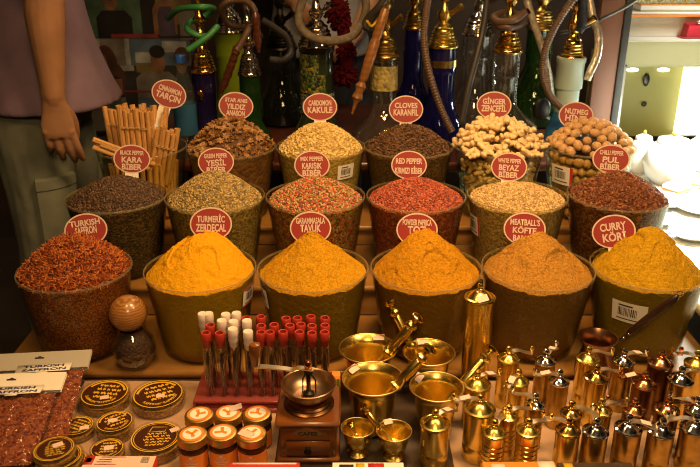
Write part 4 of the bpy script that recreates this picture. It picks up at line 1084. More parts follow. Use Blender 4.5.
# ------------------------------------------------------------------ water pipes
GL = dict(cobalt=clear('cobalt_glass', (.05, .05, .45), 1, .25, (.02, .02, .22), .05), violet=clear('violet_glass', (.10, .06, .30), 1, .35, (.03, .02, .12), .05),
          lime=clear('lime_glass', (.35, .55, .05), .6, .75, (.30, .42, .03), .15), green=clear('green_glass', (.12, .35, .10), 1, .3, (.03, .10, .02), .05),
          smoke=clear('smoke_glass', (.35, .40, .36), 1, .2, (.04, .05, .04), .06), clearg=clear('vase_glass', (.97, .98, .96), 1, .008, (.6, .65, .6), .03, 1.7),
          blue=clear('sky_glass', (.12, .35, .6), 1, .6, (.05, .22, .50), .06), deco=plain('dark_decorated_glass', (.02, .03, .015), .15))
M.update(GL)
hookN = 0
def hookah(px, Y, yb, rn, rf, glass, metal, label, extra=None, fl=.42, stem=.30, bell=.8):
    """px: axis in the picture, yb: where the glass ends and the metal begins"""
    p = atY(px, yb, Y); H = p.z-HZ
    root = thing('water_pipe', label, 'water pipe', (p.x, Y, HZ))
    pr = [(rf*.80, 0), (rf*.95, .006), (rf, H*.10), (rf*.93, H*fl*.55), (rn+(rf-rn)*.35, H*fl*.82), (rn*1.02, H*fl*1.05), (rn*.94, H*(fl+.12)), (rn*.97, H*.72), (rn*1.03, H*.74), (rn, H*.77), (rn, H*.985), (rn*1.05, H)]
    inn = [(max(.004, r-.004), z) for r, z in reversed(pr)]; inn[-1] = (rf*.7, .008)
    G().lathe([(.0005, 0)]+pr+inn+[(.0005, .008)], 40, cap0=False, cap1=False).build('vase', glass, root)
    G().lathe([(rn*1.09, H-.004), (rn*1.13, H), (rn*1.10, H+.006), (rn*.98, H+.010), (rn*1.04, H+.014), (rn*.92, H+.018), (rn*.98, H+.022), (rn*.86, H+.027), (rn*.90, H+.031), (rn*bell, H+.036), (rn*bell*1.07, H+.041), (rn*bell*.9, H+.046), (rn*.68, H+.052), (rn*.70, H+.056), (rn*.5, H+.062), (rn*.42, H+.068), (.013, H+.075), (.020, H+.085), (.022, H+.098), (.012, H+.110), (.010, H+.13), (.019, H+.142), (.020, H+.152), (.010, H+.165), (.010, H+.20), (.016, H+.212), (.010, H+.225), (.009, H+stem), (.0005, H+stem)], 28, cap0=True, cap1=False).build('metal_stem', metal, root)
    pt = G(); pt.tube([(0.008, -.006, H+.09), (.030, -.022, H+.105), (.046, -.034, H+.120)], [.008, .0075, .010], 12); pt.build('hose_port', metal, root)
    G().lathe([(.010, H+stem-.015), (.075, H+stem-.006), (.080, H+stem-.002), (.074, H+stem-.003), (.010, H+stem-.010)], 32, cap0=True, cap1=True).build('ash_tray', metal, root)
    G().lathe([(.009, H+stem-.002), (.012, H+stem+.01), (.024, H+stem+.03), (.026, H+stem+.055), (.022, H+stem+.054), (.018, H+stem+.034), (.0005, H+stem+.025)], 24, cap1=False).build('clay_bowl', 'redprint' if hookN else 'wood_orange', root)
    if extra: extra(root, H, rn, rf)
    return p, H, root
def band(z0, z1, mat, k=1.02, name='painted_band'):
    def f(root, H, rn, rf): G().lathe([(rn*k, H*z0), (rn*k+.001, H*z0), (rn*k+.001, H*z1), (rn*k, H*z1)], 36, cap0=False, cap1=False).build(name, mat, root)
    return f
decom = bodymat('green_gold_painting', [(.05, .10, .015), (.22, .16, .03), (.02, .04, .012), (.10, .13, .03), (.02, .02, .015)], 120, .3)
silv = bodymat('silver_tracery', [(.02, .02, .02), (.30, .28, .24), (.03, .03, .03), (.12, .11, .10)], 190, .3)
def deco5(root, H, rn, rf):
    pg_ = G(); patch(pg_, -PI/2-1.5, -PI/2+.15, H*.56, H*.93, lambda z: rn*1.045); patch(pg_, -PI/2+.15, -PI/2+.55, H*.56, H*.74, lambda z: rn*1.045); pg_.build('painted_panel', decom, root, angle=None); band(.36, .55, silv, 1.045, 'silver_band')(root, H, rn, rf); band(.94, 1.0, 'iron', 1.06, 'black_collar')(root, H, rn, rf)
def gem(root, H, rn, rf):
    G().ell((-.006, -rn*1.04, H*.72), (.009, .002, .016), 0, 14, 8).build('gold_motif', 'gold', root)
def medal(root, H, rn, rf):
    G().ell((0, -rf*.97, H*.22), (.030, .008, .038), 0, 20, 10).build('medallion', 'dark_metal', root)
def collar11(root, H, rn, rf):
    fr = plain('frosted_white_glass', (.34, .44, .39), .25, spec=.4)
    G().lathe([(rn*1.0, H*.40), (rn*1.04, H*.42), (rn*1.04, H*.66), (rn*1.22, H*.68), (rn*1.25, H*.95), (rn*1.32, H*.96), (rn*1.32, H*1.01), (rn*1.0, H*1.02)], 36, cap0=False, cap1=False).build('frosted_collar', fr, root)
hookah(203, 2.28, 71, .036, .062, 'violet', 'gold', 'violet glass water pipe with beaded gold neck and green hose', gem, .30)
hookah(229.5, 2.62, 31, .050, .075, 'lime', 'chrome', 'tall opaque lime green water pipe behind the others', None, .30)
hookah(249.5, 2.33, 74, .033, .060, 'green', 'chrome', 'dark green water pipe with silver ball neck behind the star anise', None, .3)
hookah(281, 2.62, 48, .052, .095, 'smoke', 'dark_metal', 'large smoky dark water pipe between green and painted ones', None, .55)
hookah(316.5, 2.30, 45, .050, .080, 'deco', 'chrome', 'black water pipe with green gold painting and silver stem', deco5, .30)
hookah(384.5, 2.27, 57, .039, .100, 'clearg', 'brass_aged', 'clear glass water pipe with wide base and gilded neck behind the cloves', band(.66, .92, bodymat('gilded_pattern', [(.25, .20, .06), (.45, .36, .12), (.15, .13, .05)], 90, .3), 1.03, 'gilded_band'), .40)
hookah(443, 2.33, 46, .042, .074, 'cobalt', 'brass', 'cobalt blue glass water pipe with ringed brass neck', band(.80, .87, 'brass_aged', 1.04, 'brass_band'), .40)
hookah(478, 2.62, 34, .052, .085, 'clearg', 'chrome', 'tall clear glass water pipe with silver cap behind the ginger', None, .40)
hookah(507.5, 2.31, 51, .040, .115, 'clearg', 'gold', 'clear glass water pipe with shiny gold cone neck behind the ginger', None, .42, bell=.75)
hookah(541, 2.62, 28, .045, .115, 'green', 'brass_aged', 'dark green round water pipe with a medallion, partly hidden', medal, .55)
hookah(571.5, 2.28, 58, .033, .058, 'blue', 'gold', 'blue water pipe with frosted white glass collar behind the nutmegs', collar11, .40)
hookah(414.5, 2.66, 28, .036, .070, 'cobalt', 'brass_aged', 'slim blue water pipe standing far back behind the clear one', None, .4)
# hoses
hm = dict(brown=plain('ribbed_brown_hose', (.095, .055, .034), .45), dark=plain('black_hose', (.03, .026, .024), .5), green=plain('green_hose', (.04, .22, .07), .4), grey=plain('grey_fleecy_hose', (.13, .105, .075), .8, var=.3, vscale=80, bump=.5, bscale=150),
          tan=plain('tan_ribbed_hose', (.25, .16, .09), .45), silver=plain('silvery_wrapped_hose', (.62, .55, .45), .25, .6, var=.3, vscale=90, bump=.6, bscale=120), red=plain('dark_red_plush', (.060, .004, .006), .95, spec=.05, var=.3, vscale=150, bump=.6, bscale=200))
def hose(name, label, pts, r, mat, ribs=0, Y=2.3, n=10, handle=None):
    P = [atY(x, y, Y+(q[0] if q else 0)) for x, y, *q in pts]
    c = catmull(P, n)
    if ribs:                                           # resample for ribs
        cc = catmull(P, n*6); rad = [r*(1+.10*(1 if (i//2) % 2 else -1)) for i in range(len(cc))]; c = cc
    else: rad = r
    g = G().tube(c, rad, 12)
    o = tag(g.build(name, mat, angle=None), label, 'hose')
    if handle:
        a, b, m, prof = handle
        A, B = atY(*a), atY(*b); d = B-A; q = d.normalized().to_track_quat('Z', 'Y').to_matrix().to_4x4(); L = d.length
        G().lathe([(rr, t*L) for t, rr in prof], 16, mat=q, c=A).build('handle', m, o)
    return o
HP = [(0, .006), (.02, .012), (.12, .0135), (.16, .0105), (.2, .0135), (.45, .0115), (.5, .009), (.54, .012), (.7, .0105), (.74, .0075), (.78, .011), (.86, .010), (.9, .005), (1, .003)]
hose('pipe_hose', 'bright green hose coiled around the violet and gold water pipe', [(168, 18, .03), (180, 9, -.05), (203, 7, -.09), (214, 9, .03), (205, 16, .07), (190, 22, .02), (188, 30, -.06), (201, 36, -.07), (213, 34, -.02), (217, 27, -.10), (207, 37, -.13), (187, 51, -.14)], .0085, hm['green'], 0, 2.28)
hose('pipe_hose', 'brown ribbed hose looping over the dark green water pipe, dark red handle', [(255, 12, -.05), (250, 4, -.06), (240, 0, -.06), (226, 3, -.05), (222, 12, -.02), (230, 24, .02), (246, 27, .02), (248, 30, -.06), (240, 45, -.1), (236, 52, -.12)], .0095, hm['brown'], 1, 2.3, 8, ((238, 46, 2.19), (221, 94, 2.185), 'wood_dark', [(0, .008), (.03, .012), (.15, .0125), (.17, .010), (.3, .012), (.32, .010), (.45, .0125), (.48, .010), (.62, .0125), (.65, .010), (.8, .0115), (.88, .007), (1, .004)]))
tag(G().lathe([(.008, 0), (.013, .01), (.0125, .04), (.010, .045), (.0125, .06), (.012, .085), (.007, .1), (.004, .115)], 16, mat=Matrix.Rotation(PI, 4, 'X') @ Matrix.Rotation(.05, 4, 'Y')).build('hose_mouthpiece', 'wood_dark', loc=atY(255, 12, 2.24)), 'dark red turned wooden hose handle hanging before the silver ball neck', 'handle')
hose('pipe_hose', 'dark thick hose drooping around the smoky water pipe', [(262, 20), (275, 28), (287, 38), (291, 52, -.02), (284, 60, -.1), (270, 60, -.1)], .011, hm['dark'], 1, 2.5, 8)
hose('pipe_hose', 'grey fleecy hose draped around the silver stem of the painted pipe', [(305, -8, -.05), (299, 14, -.05), (301, 28, -.08), (314, 38, -.10), (334, 41, -.10), (352, 36, -.05), (361, 24, 0), (366, 8, 0), (364, -8, 0)], .0125, hm['grey'], 0, 2.3)
o = hose('plush_hose_cover', 'dark red plush hose cover hanging between painted and clear pipes', [(337, -10), (338, 8), (341, 20), (345, 40), (347, 60), (345, 78)], .02, hm['red'], 0, 2.36)
g = G()
for px, py, r in ((337, 10, .045), (341, 22, .034), (346, 50, .034), (345, 73, .044)):
    c = atY(px, py, 2.36)
    for k in range(150):
        d = Vector((random.gauss(0, 1), random.gauss(0, 1), random.gauss(0, .8))).normalized(); g.tube([c, c+d*r*.6, c+d*r*random.uniform(.8, 1.05)-Vector((0, 0, .006))], [.006, .0055, .003], 5)
g.build('plush_tuft', hm['red'], o, angle=None)
hose('pipe_hose', 'black and yellow hose curled over the clear gilded pipe, orange wooden handle', [(394, -8, .02), (384, 14, -.02), (374, 26, -.08), (366, 27, -.1), (368, 19, -.1), (380, 6, -.12), (388, -8, -.12)], .0115, hm['dark'], 0, 2.32, 10, ((386, 8, 2.19), (352, 114, 2.17), 'wood_orange', [(0, .009), (.02, .013), (.25, .0145), (.28, .0115), (.31, .015), (.5, .0155), (.66, .0125), (.69, .009), (.73, .017), (.78, .012), (.84, .017), (.88, .008), (.92, .0055), (1, .003)]))
g = G().tube(catmull([atY(394, -10, 2.285), atY(381, 14, 2.245), atY(372, 26, 2.215), atY(367, 21, 2.2)], 8), .004, 8); tag(g.build('yellow_cord', 'yellow'), 'yellow cord running along the black hose over the clear pipe', 'cord')
hose('pipe_hose', 'brown hose hanging down before the cobalt blue pipe to the cloves', [(430, -10, -.06), (426, 12, -.08), (424, 40, -.10), (429, 72, -.11), (440, 106, -.12), (452, 132, -.13)], .0105, hm['brown'], 1, 2.3, 8)
hose('pipe_hose', 'black hose hanging straight between cobalt and clear pipes', [(488, -10, 0), (484, 25, -.02), (477, 55, -.05), (468, 90, -.08), (461, 125, -.1)], .0105, hm['dark'], 0, 2.36)
hose('pipe_hose', 'thick brown hose coiled around the gold cone neck of the clear pipe', [(493, 20, .04), (499, 26, -.05), (512, 27, -.07), (523, 22, .0), (518, 15, .06), (505, 13, .05), (494, 17, -.03), (500, 22, -.06), (514, 20, -.08), (525, 12, -.06)], .011, hm['brown'], 0, 2.31)
hose('pipe_hose', 'dark ribbed hose curving down past the frosted collar to the nutmegs', [(580, -10, -.08), (560, 18, -.10), (547, 45, -.11), (543, 72, -.12), (550, 95, -.13), (566, 112, -.14)], .0105, hm['brown'], 1, 2.32, 8)
hose('pipe_hose', 'silvery foil wrapped hose slanting beside the dark ribbed hose', [(524, -10, -.02), (532, 18, -.03), (541, 45, -.03), (548, 72, 0), (551, 98, .02)], .0115, hm['silver'], 0, 2.36)
hose('pipe_hose', 'clear wrapped hose looping down beside the frosted collar', [(588, -10, 0), (592, 14, -.02), (598, 34, -.03), (597, 55, -.04), (590, 72, -.05), (587, 80, -.05)], .012, hm['silver'], 0, 2.32)
hose('hose_tassel', 'dark beaded tassel hanging over the gold neck of the blue pipe', [(584, -10, -.06), (583, 8, -.06), (582, 24, -.06), (578, 32, -.06)], .013, plain('beaded_tassel', (.015, .02, .04), .5, bump=1, bscale=160), 1, 2.32)
hose('power_cable', 'thin dark cable running from the pipes to the leaning board', [(560, 33, .1), (585, 27, .05), (605, 17, 0), (625, 7, -.02), (640, -3, -.04)], .0055, hm['dark'], 0, 2.36)

# water bottle on the back table
pb = atY(184.5, 105, 2.185)
wb = thing('water_bottle', 'clear plastic water bottle with blue cap and blue label', 'bottle', (pb.x, 2.185, HZ))
hb = atY(184.5, 58, 2.185).z-HZ
G().lathe([(.0005, 0), (.030, 0), (.033, .006), (.033, .05), (.031, .055), (.033, .06), (.033, hb*.62), (.030, hb*.72), (.014, hb*.88), (.0125, hb*.92), (.0125, hb*.97)], 28, cap0=False, cap1=True).build('body', 'pet', wb)
G().lathe([(.0338, hb*.24), (.0340, hb*.24), (.0340, hb*.55), (.0338, hb*.55)], 28, cap0=False, cap1=False).build('paper_label', plain('blue_label', (.02, .10, .22), .5), wb)
G().lathe([(.0005, hb*.955), (.0155, hb*.955), (.0155, hb*1.02), (.014, hb*1.035), (.0005, hb*1.035)], 24, cap0=False, cap1=False).build('cap', plain('blue_cap', (.02, .10, .45), .4), wb)

# ------------------------------------------------------------------ posters of people, behind the man
def poster(label, pxs, Y, shapes, mats):
    (x0, y0), (x1, y1) = pxs
    a, b = atY(x0, y0, Y), atY(x1, y1, Y); W = b.x-a.x; Hh = a.z-b.z
    root = tag(G().box((a.x, Y, b.z), (b.x, Y+.008, a.z)).build('poster', mats[0]), label, 'poster')
    g = G(); d = Y-.0006
    for kind, cx, cy, w, h, mi in shapes:
        X, Z = a.x+W*cx, a.z-Hh*cy; d -= .00025
        if kind == 'o': vs = [(X+W*w/2*math.cos(2*PI*j/28), d, Z+Hh*h/2*math.sin(2*PI*j/28)) for j in range(28)]
        elif kind == 't': vs = [(X-W*w*.32, d, Z+Hh*h/2), (X-W*w/2, d, Z+Hh*h*.25), (X-W*w*.5, d, Z-Hh*h/2), (X+W*w*.5, d, Z-Hh*h/2), (X+W*w/2, d, Z+Hh*h*.25), (X+W*w*.32, d, Z+Hh*h/2)][::-1]
        else: vs = [(X-W*w/2, d, Z-Hh*h/2), (X+W*w/2, d, Z-Hh*h/2), (X+W*w/2, d, Z+Hh*h/2), (X-W*w/2, d, Z+Hh*h/2)]
        if kind == 'o': vs = vs[::-1]
        g.add(vs, [tuple(range(len(vs)))[::1]], mi)
    g.build('picture', mats, root, angle=None)
pm_ = [plain('print_%d' % i, tuple(q*.6 for q in c), .5, var=.45, vscale=16) for i, c in enumerate([(.05, .05, .05), (.34, .17, .09), (.018, .016, .018), (.10, .20, .13), (.30, .27, .24), (.42, .05, .06), (.55, .58, .60), (.14, .22, .36), (.30, .24, .08), (.13, .05, .03), (.10, .07, .13)])]
poster('upper poster of a dark dressed figure and people in vests', ((70, -30), (196, 37.5)), 3.05, [
 ('r', .30, .5, .5, 1, 3), ('r', .62, .5, .14, 1, 2), ('r', .83, .4, .30, .8, 8), ('o', .30, .45, .12, .30, 1), ('o', .30, .33, .14, .22, 2), ('t', .32, .80, .30, .42, 2),
 ('o', .76, .36, .09, .26, 1), ('t', .75, .70, .20, .5, 1), ('t', .76, .78, .14, .5, 10), ('o', .93, .40, .08, .25, 1), ('t', .94, .78, .14, .5, 4), ('r', .48, .975, .40, .06, 5), ('r', .83, .99, .3, .03, 2)], pm_)
poster('lower poster of a long haired woman and a man in white shirt', ((70, 38.5), (196, 92)), 3.05, [
 ('r', .26, .3, .48, .6, 6), ('r', .34, .25, .2, .5, 4), ('r', .73, .25, .5, .5, 7), ('r', .62, .35, .2, .2, 6), ('r', .85, .15, .2, .2, 6), ('r', .60, .55, .16, .16, 8), ('o', .27, .52, .20, .8, 9), ('o', .34, .75, .16, .6, 9), ('o', .24, .44, .09, .36, 1), ('t', .28, .90, .22, .40, 2), ('r', .36, .9, .06, .3, 1),
 ('t', .68, .86, .34, .5, 4), ('o', .705, .42, .12, .46, 1), ('o', .705, .24, .13, .24, 2), ('o', .90, .45, .1, .4, 1), ('o', .91, .32, .13, .34, 9), ('t', .92, .9, .16, .4, 2), ('r', .5, .985, 1, .035, 5)], pm_)
poster('bottom poster strip of small pictures partly hidden by the cinnamon', ((70, 93), (196, 135)), 3.05, [
 ('r', .3, .5, .3, .8, 4), ('r', .36, .3, .1, .4, 3), ('r', .7, .5, .3, .8, 7), ('o', .7, .5, .12, .5, 1), ('r', .5, .97, 1, .05, 2)], pm_)
bd = tag(G().box((atY(60, 0, 3.07).x, 3.06, .0), (atY(200, 0, 3.07).x, 3.09, 1.35)).build('poster_board', plain('board_grey', (.10, .09, .08), .8)), 'dark upright board the posters of people are fixed to', 'board')

# ------------------------------------------------------------------ people
def ringE(c, rx, ry, a, b, seg=20):
    return [Vector(c)+a*(rx*math.cos(2*PI*j/seg))+b*(ry*math.sin(2*PI*j/seg)) for j in range(seg)]
def loft(g, secs, seg=20):
    """secs: (centre, half width, half depth); horizontal sections"""
    g.rings([ringE(c, rx, ry, Vector((1, 0, 0)), Vector((0, 1, 0)), seg) for c, rx, ry in secs])
def smoothloft(secs, n=5):
    out = []
    C = catmull([s[0] for s in secs], n); RX = catmull([(s[1], s[2], 0) for s in secs], n)
    return [(C[i], max(.004, RX[i][0]), max(.004, RX[i][1])) for i in range(len(C))]
def limb(g, pts, rad, seg=14, n=6, flat=1.0):
    c = catmull(pts, n); rr = [v[0] for v in catmull([(r, 0, 0) for r in rad], n)]
    g.tube(c, [max(.003, r) for r in rr], seg, flat=flat)
    g.ell(c[0], rr[0], 0, 10, 6); g.ell(c[-1], rr[-1], 0, 10, 6)
def fuse(g, name, mat, parent, vox, smooth=3):
    o = g.build(name, mat, None, angle=None)
    md = o.modifiers.new('join', 'REMESH'); md.mode = 'VOXEL'; md.voxel_size = vox
    ms = o.modifiers.new('soft', 'SMOOTH'); ms.iterations = smooth; ms.factor = .5
    bpy.context.view_layer.update()
    me = bpy.data.meshes.new_from_object(o.evaluated_get(bpy.context.evaluated_depsgraph_get()))
    me.polygons.foreach_set('use_smooth', [True]*len(me.polygons))
    old = o.data; o.modifiers.clear(); o.data = me; bpy.data.meshes.remove(old)
    o.parent = parent; return o
skin = plain('skin', (.36, .19, .105), .55, var=.12, vscale=18, bump=.08, bscale=120)
skin.node_tree.nodes['Principled BSDF'].inputs['Subsurface Weight'].default_value = .08
def hand(g, W, down, fwd, out, k=1.0, curl=.25):
    """W wrist, down: along the hand, fwd: thumb side, out: back of the hand. Four unequal bent fingers and a thumb from the palm's side."""
    W, down, fwd, out = Vector(W), Vector(down).normalized(), Vector(fwd).normalized(), Vector(out).normalized()
    g.tube(catmull([W-down*.02*k, W+down*.02*k, W+down*.055*k, W+down*.088*k], 4), [x*k for x in ([.030]*4+[.034]*4+[.041]*4+[.039])], 16, flat=.52) if False else None
    secs = []
    for t, hw, ht in ((-.03, .030, .024), (.0, .029, .021), (.025, .034, .0175), (.055, .041, .0160), (.080, .042, .0145), (.092, .038, .0115)):
        secs.append(ringE(W+down*t*k, hw*k, ht*k, fwd, out, 18))
    g.rings(secs)
    L = [(.030, .044, .026, .020), (.012, .048, .030, .021), (-.010, .045, .028, .020), (-.030, .036, .022, .018)]
    for i, (o_, a, b, c) in enumerate(L):
        base = W+down*(.078-(.006 if i == 3 else 0))*k+fwd*o_*k
        dirv = (down+fwd*(.20-.05*i)).normalized(); cl = curl*(1+.25*i)
        def bend(v, ang): return (v*math.cos(ang)-out*math.sin(ang)).normalized()
        d1, d2, d3 = bend(dirv, cl*.55), bend(dirv, cl*1.6), bend(dirv, cl*2.4)
        q0 = base; q1 = q0+d1*a*k; q2 = q1+d2*b*k; q3 = q2+d3*c*k
        limb(g, [q0-dirv*.02*k, q0, q1, q2, q3], [.0098*k, .0104*k, .0098*k, .0090*k, .0082*k], 12, 5)
        g.ell(q0+out*.003*k, .0105*k, 0, 10, 6); g.ell(q1+out*.0014*k, .0096*k, 0, 10, 6)
    t0 = W+down*.022*k+fwd*.022*k-out*.006*k; t1 = t0+(down*.80+fwd*.34-out*.50)*.036*k; t2 = t1+(down*.93+fwd*.10-out*.40)*.034*k; t3 = t2+(down*.98-fwd*.05-out*.35)*.026*k
    limb(g, [t0, t1, t2, t3], [.0150*k, .0128*k, .0108*k, .0078*k], 12, 5)
def figure(name, label, loc, rz, shirt, trouser, wristR, elbowR, handR, wristL, elbowL, handL, vox=.0055, sleeve_len=.20, hairc=(.03, .02, .015), belly=0.0):
    """local frame: faces -y, stands at z = 0, 1.76 m tall; x- is the person's right"""
    root = thing(name, label, 'person', loc, rz)
    g = G()
    loft(g, smoothloft([((0, .0, .84), .155, .112), ((0, 0, .95), .165, .120+belly*.6), ((0, -belly*.5, 1.05), .150, .118+belly), ((0, -.004, 1.18), .150, .115+belly*.5), ((0, 0, 1.32), .175, .118), ((0, .004, 1.42), .168, .095), ((0, .008, 1.475), .10, .07), ((0, .004, 1.50), .058, .058)]), 24)
    limb(g, [(0, .006, 1.46), (0, -.004, 1.53), (0, -.012, 1.58)], [.060, .055, .056])
    g.ell((0, -.012, 1.655), (.074, .094, .112), 0, 20, 14); g.ell((0, -.045, 1.60), (.052, .055, .058), 0, 16, 10)      # skull and jaw
    limb(g, [(0, -.098, 1.665), (0, -.116, 1.635), (0, -.112, 1.622)], [.010, .014, .013], 10, 4)                       # nose
    for s in (-1, 1):
        g.ell((s*.078, .0, 1.645), (.010, .020, .032), 0, 12, 8)                                                       # ears
        g.ell((s*.030, -.094, 1.690), (.020, .012, .008), 0, 10, 6)                                                    # brows
    g.ell((0, -.098, 1.594), (.024, .010, .006), 0, 10, 6); g.ell((0, -.096, 1.584), (.021, .010, .006), 0, 10, 6)      # lips
    for s, el, wr, hd in ((-1, elbowR, wristR, handR), (1, elbowL, wristL, handL)):
        sh = Vector((s*.185, .006, 1.405)); el = Vector(el); wr = Vector(wr)
        mid = sh.lerp(el, .5); f1 = el.lerp(wr, .28); f2 = el.lerp(wr, .65)
        limb(g, [sh, mid, el, f1, f2, wr], [.058, .051, .045, .0475, .038, .0285], 16, 6)
        hand(g, wr+(wr-el).normalized()*.012, *hd)
    for s in (-1, 1):
        limb(g, [(s*.085, .0, .88), (s*.090, -.005, .68), (s*.092, -.004, .50), (s*.092, .012, .36), (s*.092, .012, .20), (s*.092, .010, .085)], [.088, .082, .058, .060, .048, .036], 16, 6)
        limb(g, [(s*.092, .03, .045), (s*.095, -.05, .04), (s*.10, -.13, .03)], [.036, .036, .026], 12, 5, )
    body = fuse(g, 'body', skin, root, vox)
    # face details
    e = G()
    for s in (-1, 1): e.ell((s*.030, -.0975, 1.668), (.0125, .006, .0065), 0, 12, 8)
    e.build('eyes', 'white', body)
    e = G()
    for s in (-1, 1): e.ell((s*.030, -.1025, 1.668), (.005, .003, .0055), 0, 10, 6)
    e.build('irises', 'ink', body)
    h = G(); rs = []
    for i in range(9):
        t = i/8*1.75; z = 1.668+.112*math.cos(t); q = math.sin(t)
        rs.append([Vector((.083*q*math.cos(a), (.014 if math.sin(a) > 0 else -.006)*q+.098*q*math.sin(a)-.008, z+(.035*max(0, -math.sin(a)) if i > 4 else 0))) for a in [2*PI*j/28 for j in range(28)]])
    rs[0] = [Vector((.001*math.cos(2*PI*j/28), -.01+.001*math.sin(2*PI*j/28), 1.786)) for j in range(28)]
    h.rings(rs); h.build('hair', plain('hair', hairc, .6), root, angle=None)
    # shirt: torso and short sleeves in one cloth
    c = G()
    loft(c, smoothloft([((0, -.030-belly*.3, .835), .215, .178+belly*.8), ((0, -.022-belly*.3, .90), .200, .158+belly*.9), ((0, -belly*.45, 1.02), .178, .138+belly), ((0, -.004, 1.18), .170, .134+belly*.5), ((0, 0, 1.32), .190, .134), ((0, .004, 1.42), .182, .110), ((0, .008, 1.478), .112, .083), ((0, .005, 1.495), .078, .070)]), 28)
    for s, el in ((-1, elbowR), (1, elbowL)):
        sh = Vector((s*.185, .006, 1.405)); d = (Vector(el)-sh).normalized()
        limb(c, [sh, sh+d*sleeve_len*.5, sh+d*sleeve_len], [.072, .070, .066], 18, 5)
    so = fuse(c, 'shirt', shirt, root, .007, 2)
    # soft folds in the cloth
    nn = [v.normal.copy() for v in so.data.vertices]
    for v in so.data.vertices:
        f = noise.fractal(Vector((v.co.x*7, v.co.y*7, v.co.z*3.2)), 1, 2, 3)*.008*(1 if v.co.z < 1.3 else .4); v.co += nn[v.index]*f
    t = G()
    loft(t, smoothloft([((0, .0, .78), .172, .135), ((0, 0, .90), .172, .130+belly*.5), ((0, 0, .955), .165, .126+belly*.6)]), 24)
    for s in (-1, 1):
        limb(t, [(s*.088, .0, .85), (s*.094, -.004, .68), (s*.096, -.006, .50), (s*.096, .008, .34), (s*.096, .012, .20), (s*.096, .012, .075)], [.104, .104, .090, .086, .082, .080], 18, 6)
    to = fuse(t, 'trousers', trouser, root, .007, 2)
    nn = [v.normal.copy() for v in to.data.vertices]
    for v in to.data.vertices:
        f = noise.fractal(Vector((v.co.x*9, v.co.y*9, v.co.z*4+9)), 1, 2, 3)*.007; v.co += nn[v.index]*f
    for s in (-1, 1):
        p = G(); aa = [(PI+.30+1.05*i/8) if s < 0 else (-.30-1.05*i/8) for i in range(9)]
        def sec(z, r0): return [Vector((s*.096+r0*math.cos(a), -.004+r0*math.sin(a), z)) for a in aa] + [Vector((s*.096+(r0-.02)*math.cos(a), -.004+(r0-.02)*math.sin(a), z)) for a in reversed(aa)]
        p.rings([sec(.475, .103), sec(.48, .109), sec(.625, .114), sec(.628, .118), sec(.655, .118), sec(.66, .110)]); p.build('thigh_pocket', trouser, to)
    for s in (-1, 1):
        b = G(); b.rings([[Vector((s*.096+rx*math.cos(2*PI*j/20), -.045+ry*math.sin(2*PI*j/20), z)) for j in range(20)] for rx, ry, z in ((.046, .135, 0), (.050, .140, .012), (.047, .130, .04), (.044, .095, .075))])
        b.build('shoe', 'iron', root)
    return root
mauve = plain('mauve_cotton', (.185, .125, .19), .9, var=.12, vscale=14)
olive = plain('grey_green_twill', (.17, .185, .145), .9, var=.15, vscale=20)
PX0, PY0 = -.895, 2.15
wr = atY(53.5, 97, 1.905); el = atY(41, -18, 1.915)
def loc_(p): return Vector((p.y-PY0, -(p.x-PX0), p.z))     # world to the figure's frame for rz = 90 degrees
figure('person', 'person in a mauve t-shirt and grey green cargo trousers beside the cinnamon', (PX0, PY0, 0), PI/2, mauve, olive,
       loc_(wr), loc_(el), (Vector((.03, .0, -1)), Vector((.30, -1, .05)), Vector((-1, -.30, .05)), 1.04, .26),
       (.26, .02, .86), (.245, .03, 1.13), (Vector((0, -.08, -1)), Vector((-.1, -1, 0)), Vector((1, 0, 0)), 1.0, .25), .004, .17, belly=.018)
pale = plain('pale_blue_cotton', (.30, .32, .36), .9)
bx = atY(318, 0, 3.12).x
figure('person', 'person in a pale shirt standing behind the water pipes', (bx, 3.12, 0), 0, pale, plain('dark_denim', (.03, .035, .05), .9),
       (atY(287, 6, 3.0).x-bx+.03, -.14, 1.04), (-.26, .03, 1.12), (Vector((.3, -.8, -.3)), Vector((.8, -.3, .4)), Vector((-.3, -.3, .8)), 1.0, .5),
       (.15, -.2, .93), (.27, .03, 1.12), (Vector((-.5, -.8, -.2)), Vector((-.7, .3, .5)), Vector((.2, -.3, .9)), 1.0, .5), .008, .2)

# ------------------------------------------------------------------ leaning board and bright showcase
YB = 2.42
A0, A1 = atY(610, -20, YB+.06), atY(579, 125, YB-.02); B0, B1 = atY(645, -20, YB+.06), atY(596, 125, YB-.02)
lb = thing('upright_board', 'brown upright board with a black edge beside the bright showcase', 'board', (0, YB, 0))
G().box((.780, 0, .4965), (.853, .03, 1.5), bev=.002).build('panel', plain('dull_brown_board', (.12, .042, .020), .6), lb)
G().box((.8535, -.004, .4965), (.877, .034, 1.5), bev=.002).build('black_edge', 'matt_black', lb)
YC = 2.75
white_l = plain('white_laminate', (.80, .80, .74), .35)
creaml = plain('cream_laminate', (.40, .38, .22), .45)
sc_ = thing('showcase', 'bright white showcase with shelves and lit alcove beside the pipes', 'showcase', (1.3, YC, 0))
def zz(py): return atY(660, py, YC).z
xl = atY(628, 40, YC).x-1.3; xr = .75
G().box((xl, 0, zz(40)-.006), (xr, .42, zz(40)+.002), bev=.001).build('shelf', white_l, sc_)
G().box((xl+.02, .06, zz(17)+.0), (xr, .42, zz(14)), bev=.001).build('shelf', white_l, sc_)
G().box((xl+.02, .052, zz(18.5)), (xr, .0595, zz(16.5))).build('orange_trim', 'orange', sc_)
G().box((xl+.02, .08, zz(39)), (xr, .10, zz(18.6))).build('riser', plain('warm_white_panel', (.70, .66, .54), .5), sc_)
G().box((xl, .005, zz(65)), (xr, .03, zz(41)-.002)).build('fascia', creaml, sc_)
G().box((xl, .36, .48), (xr, .40, zz(65))).build('alcove_back', plain('olive_gold_panel', (.36, .31, .07), .4), sc_)
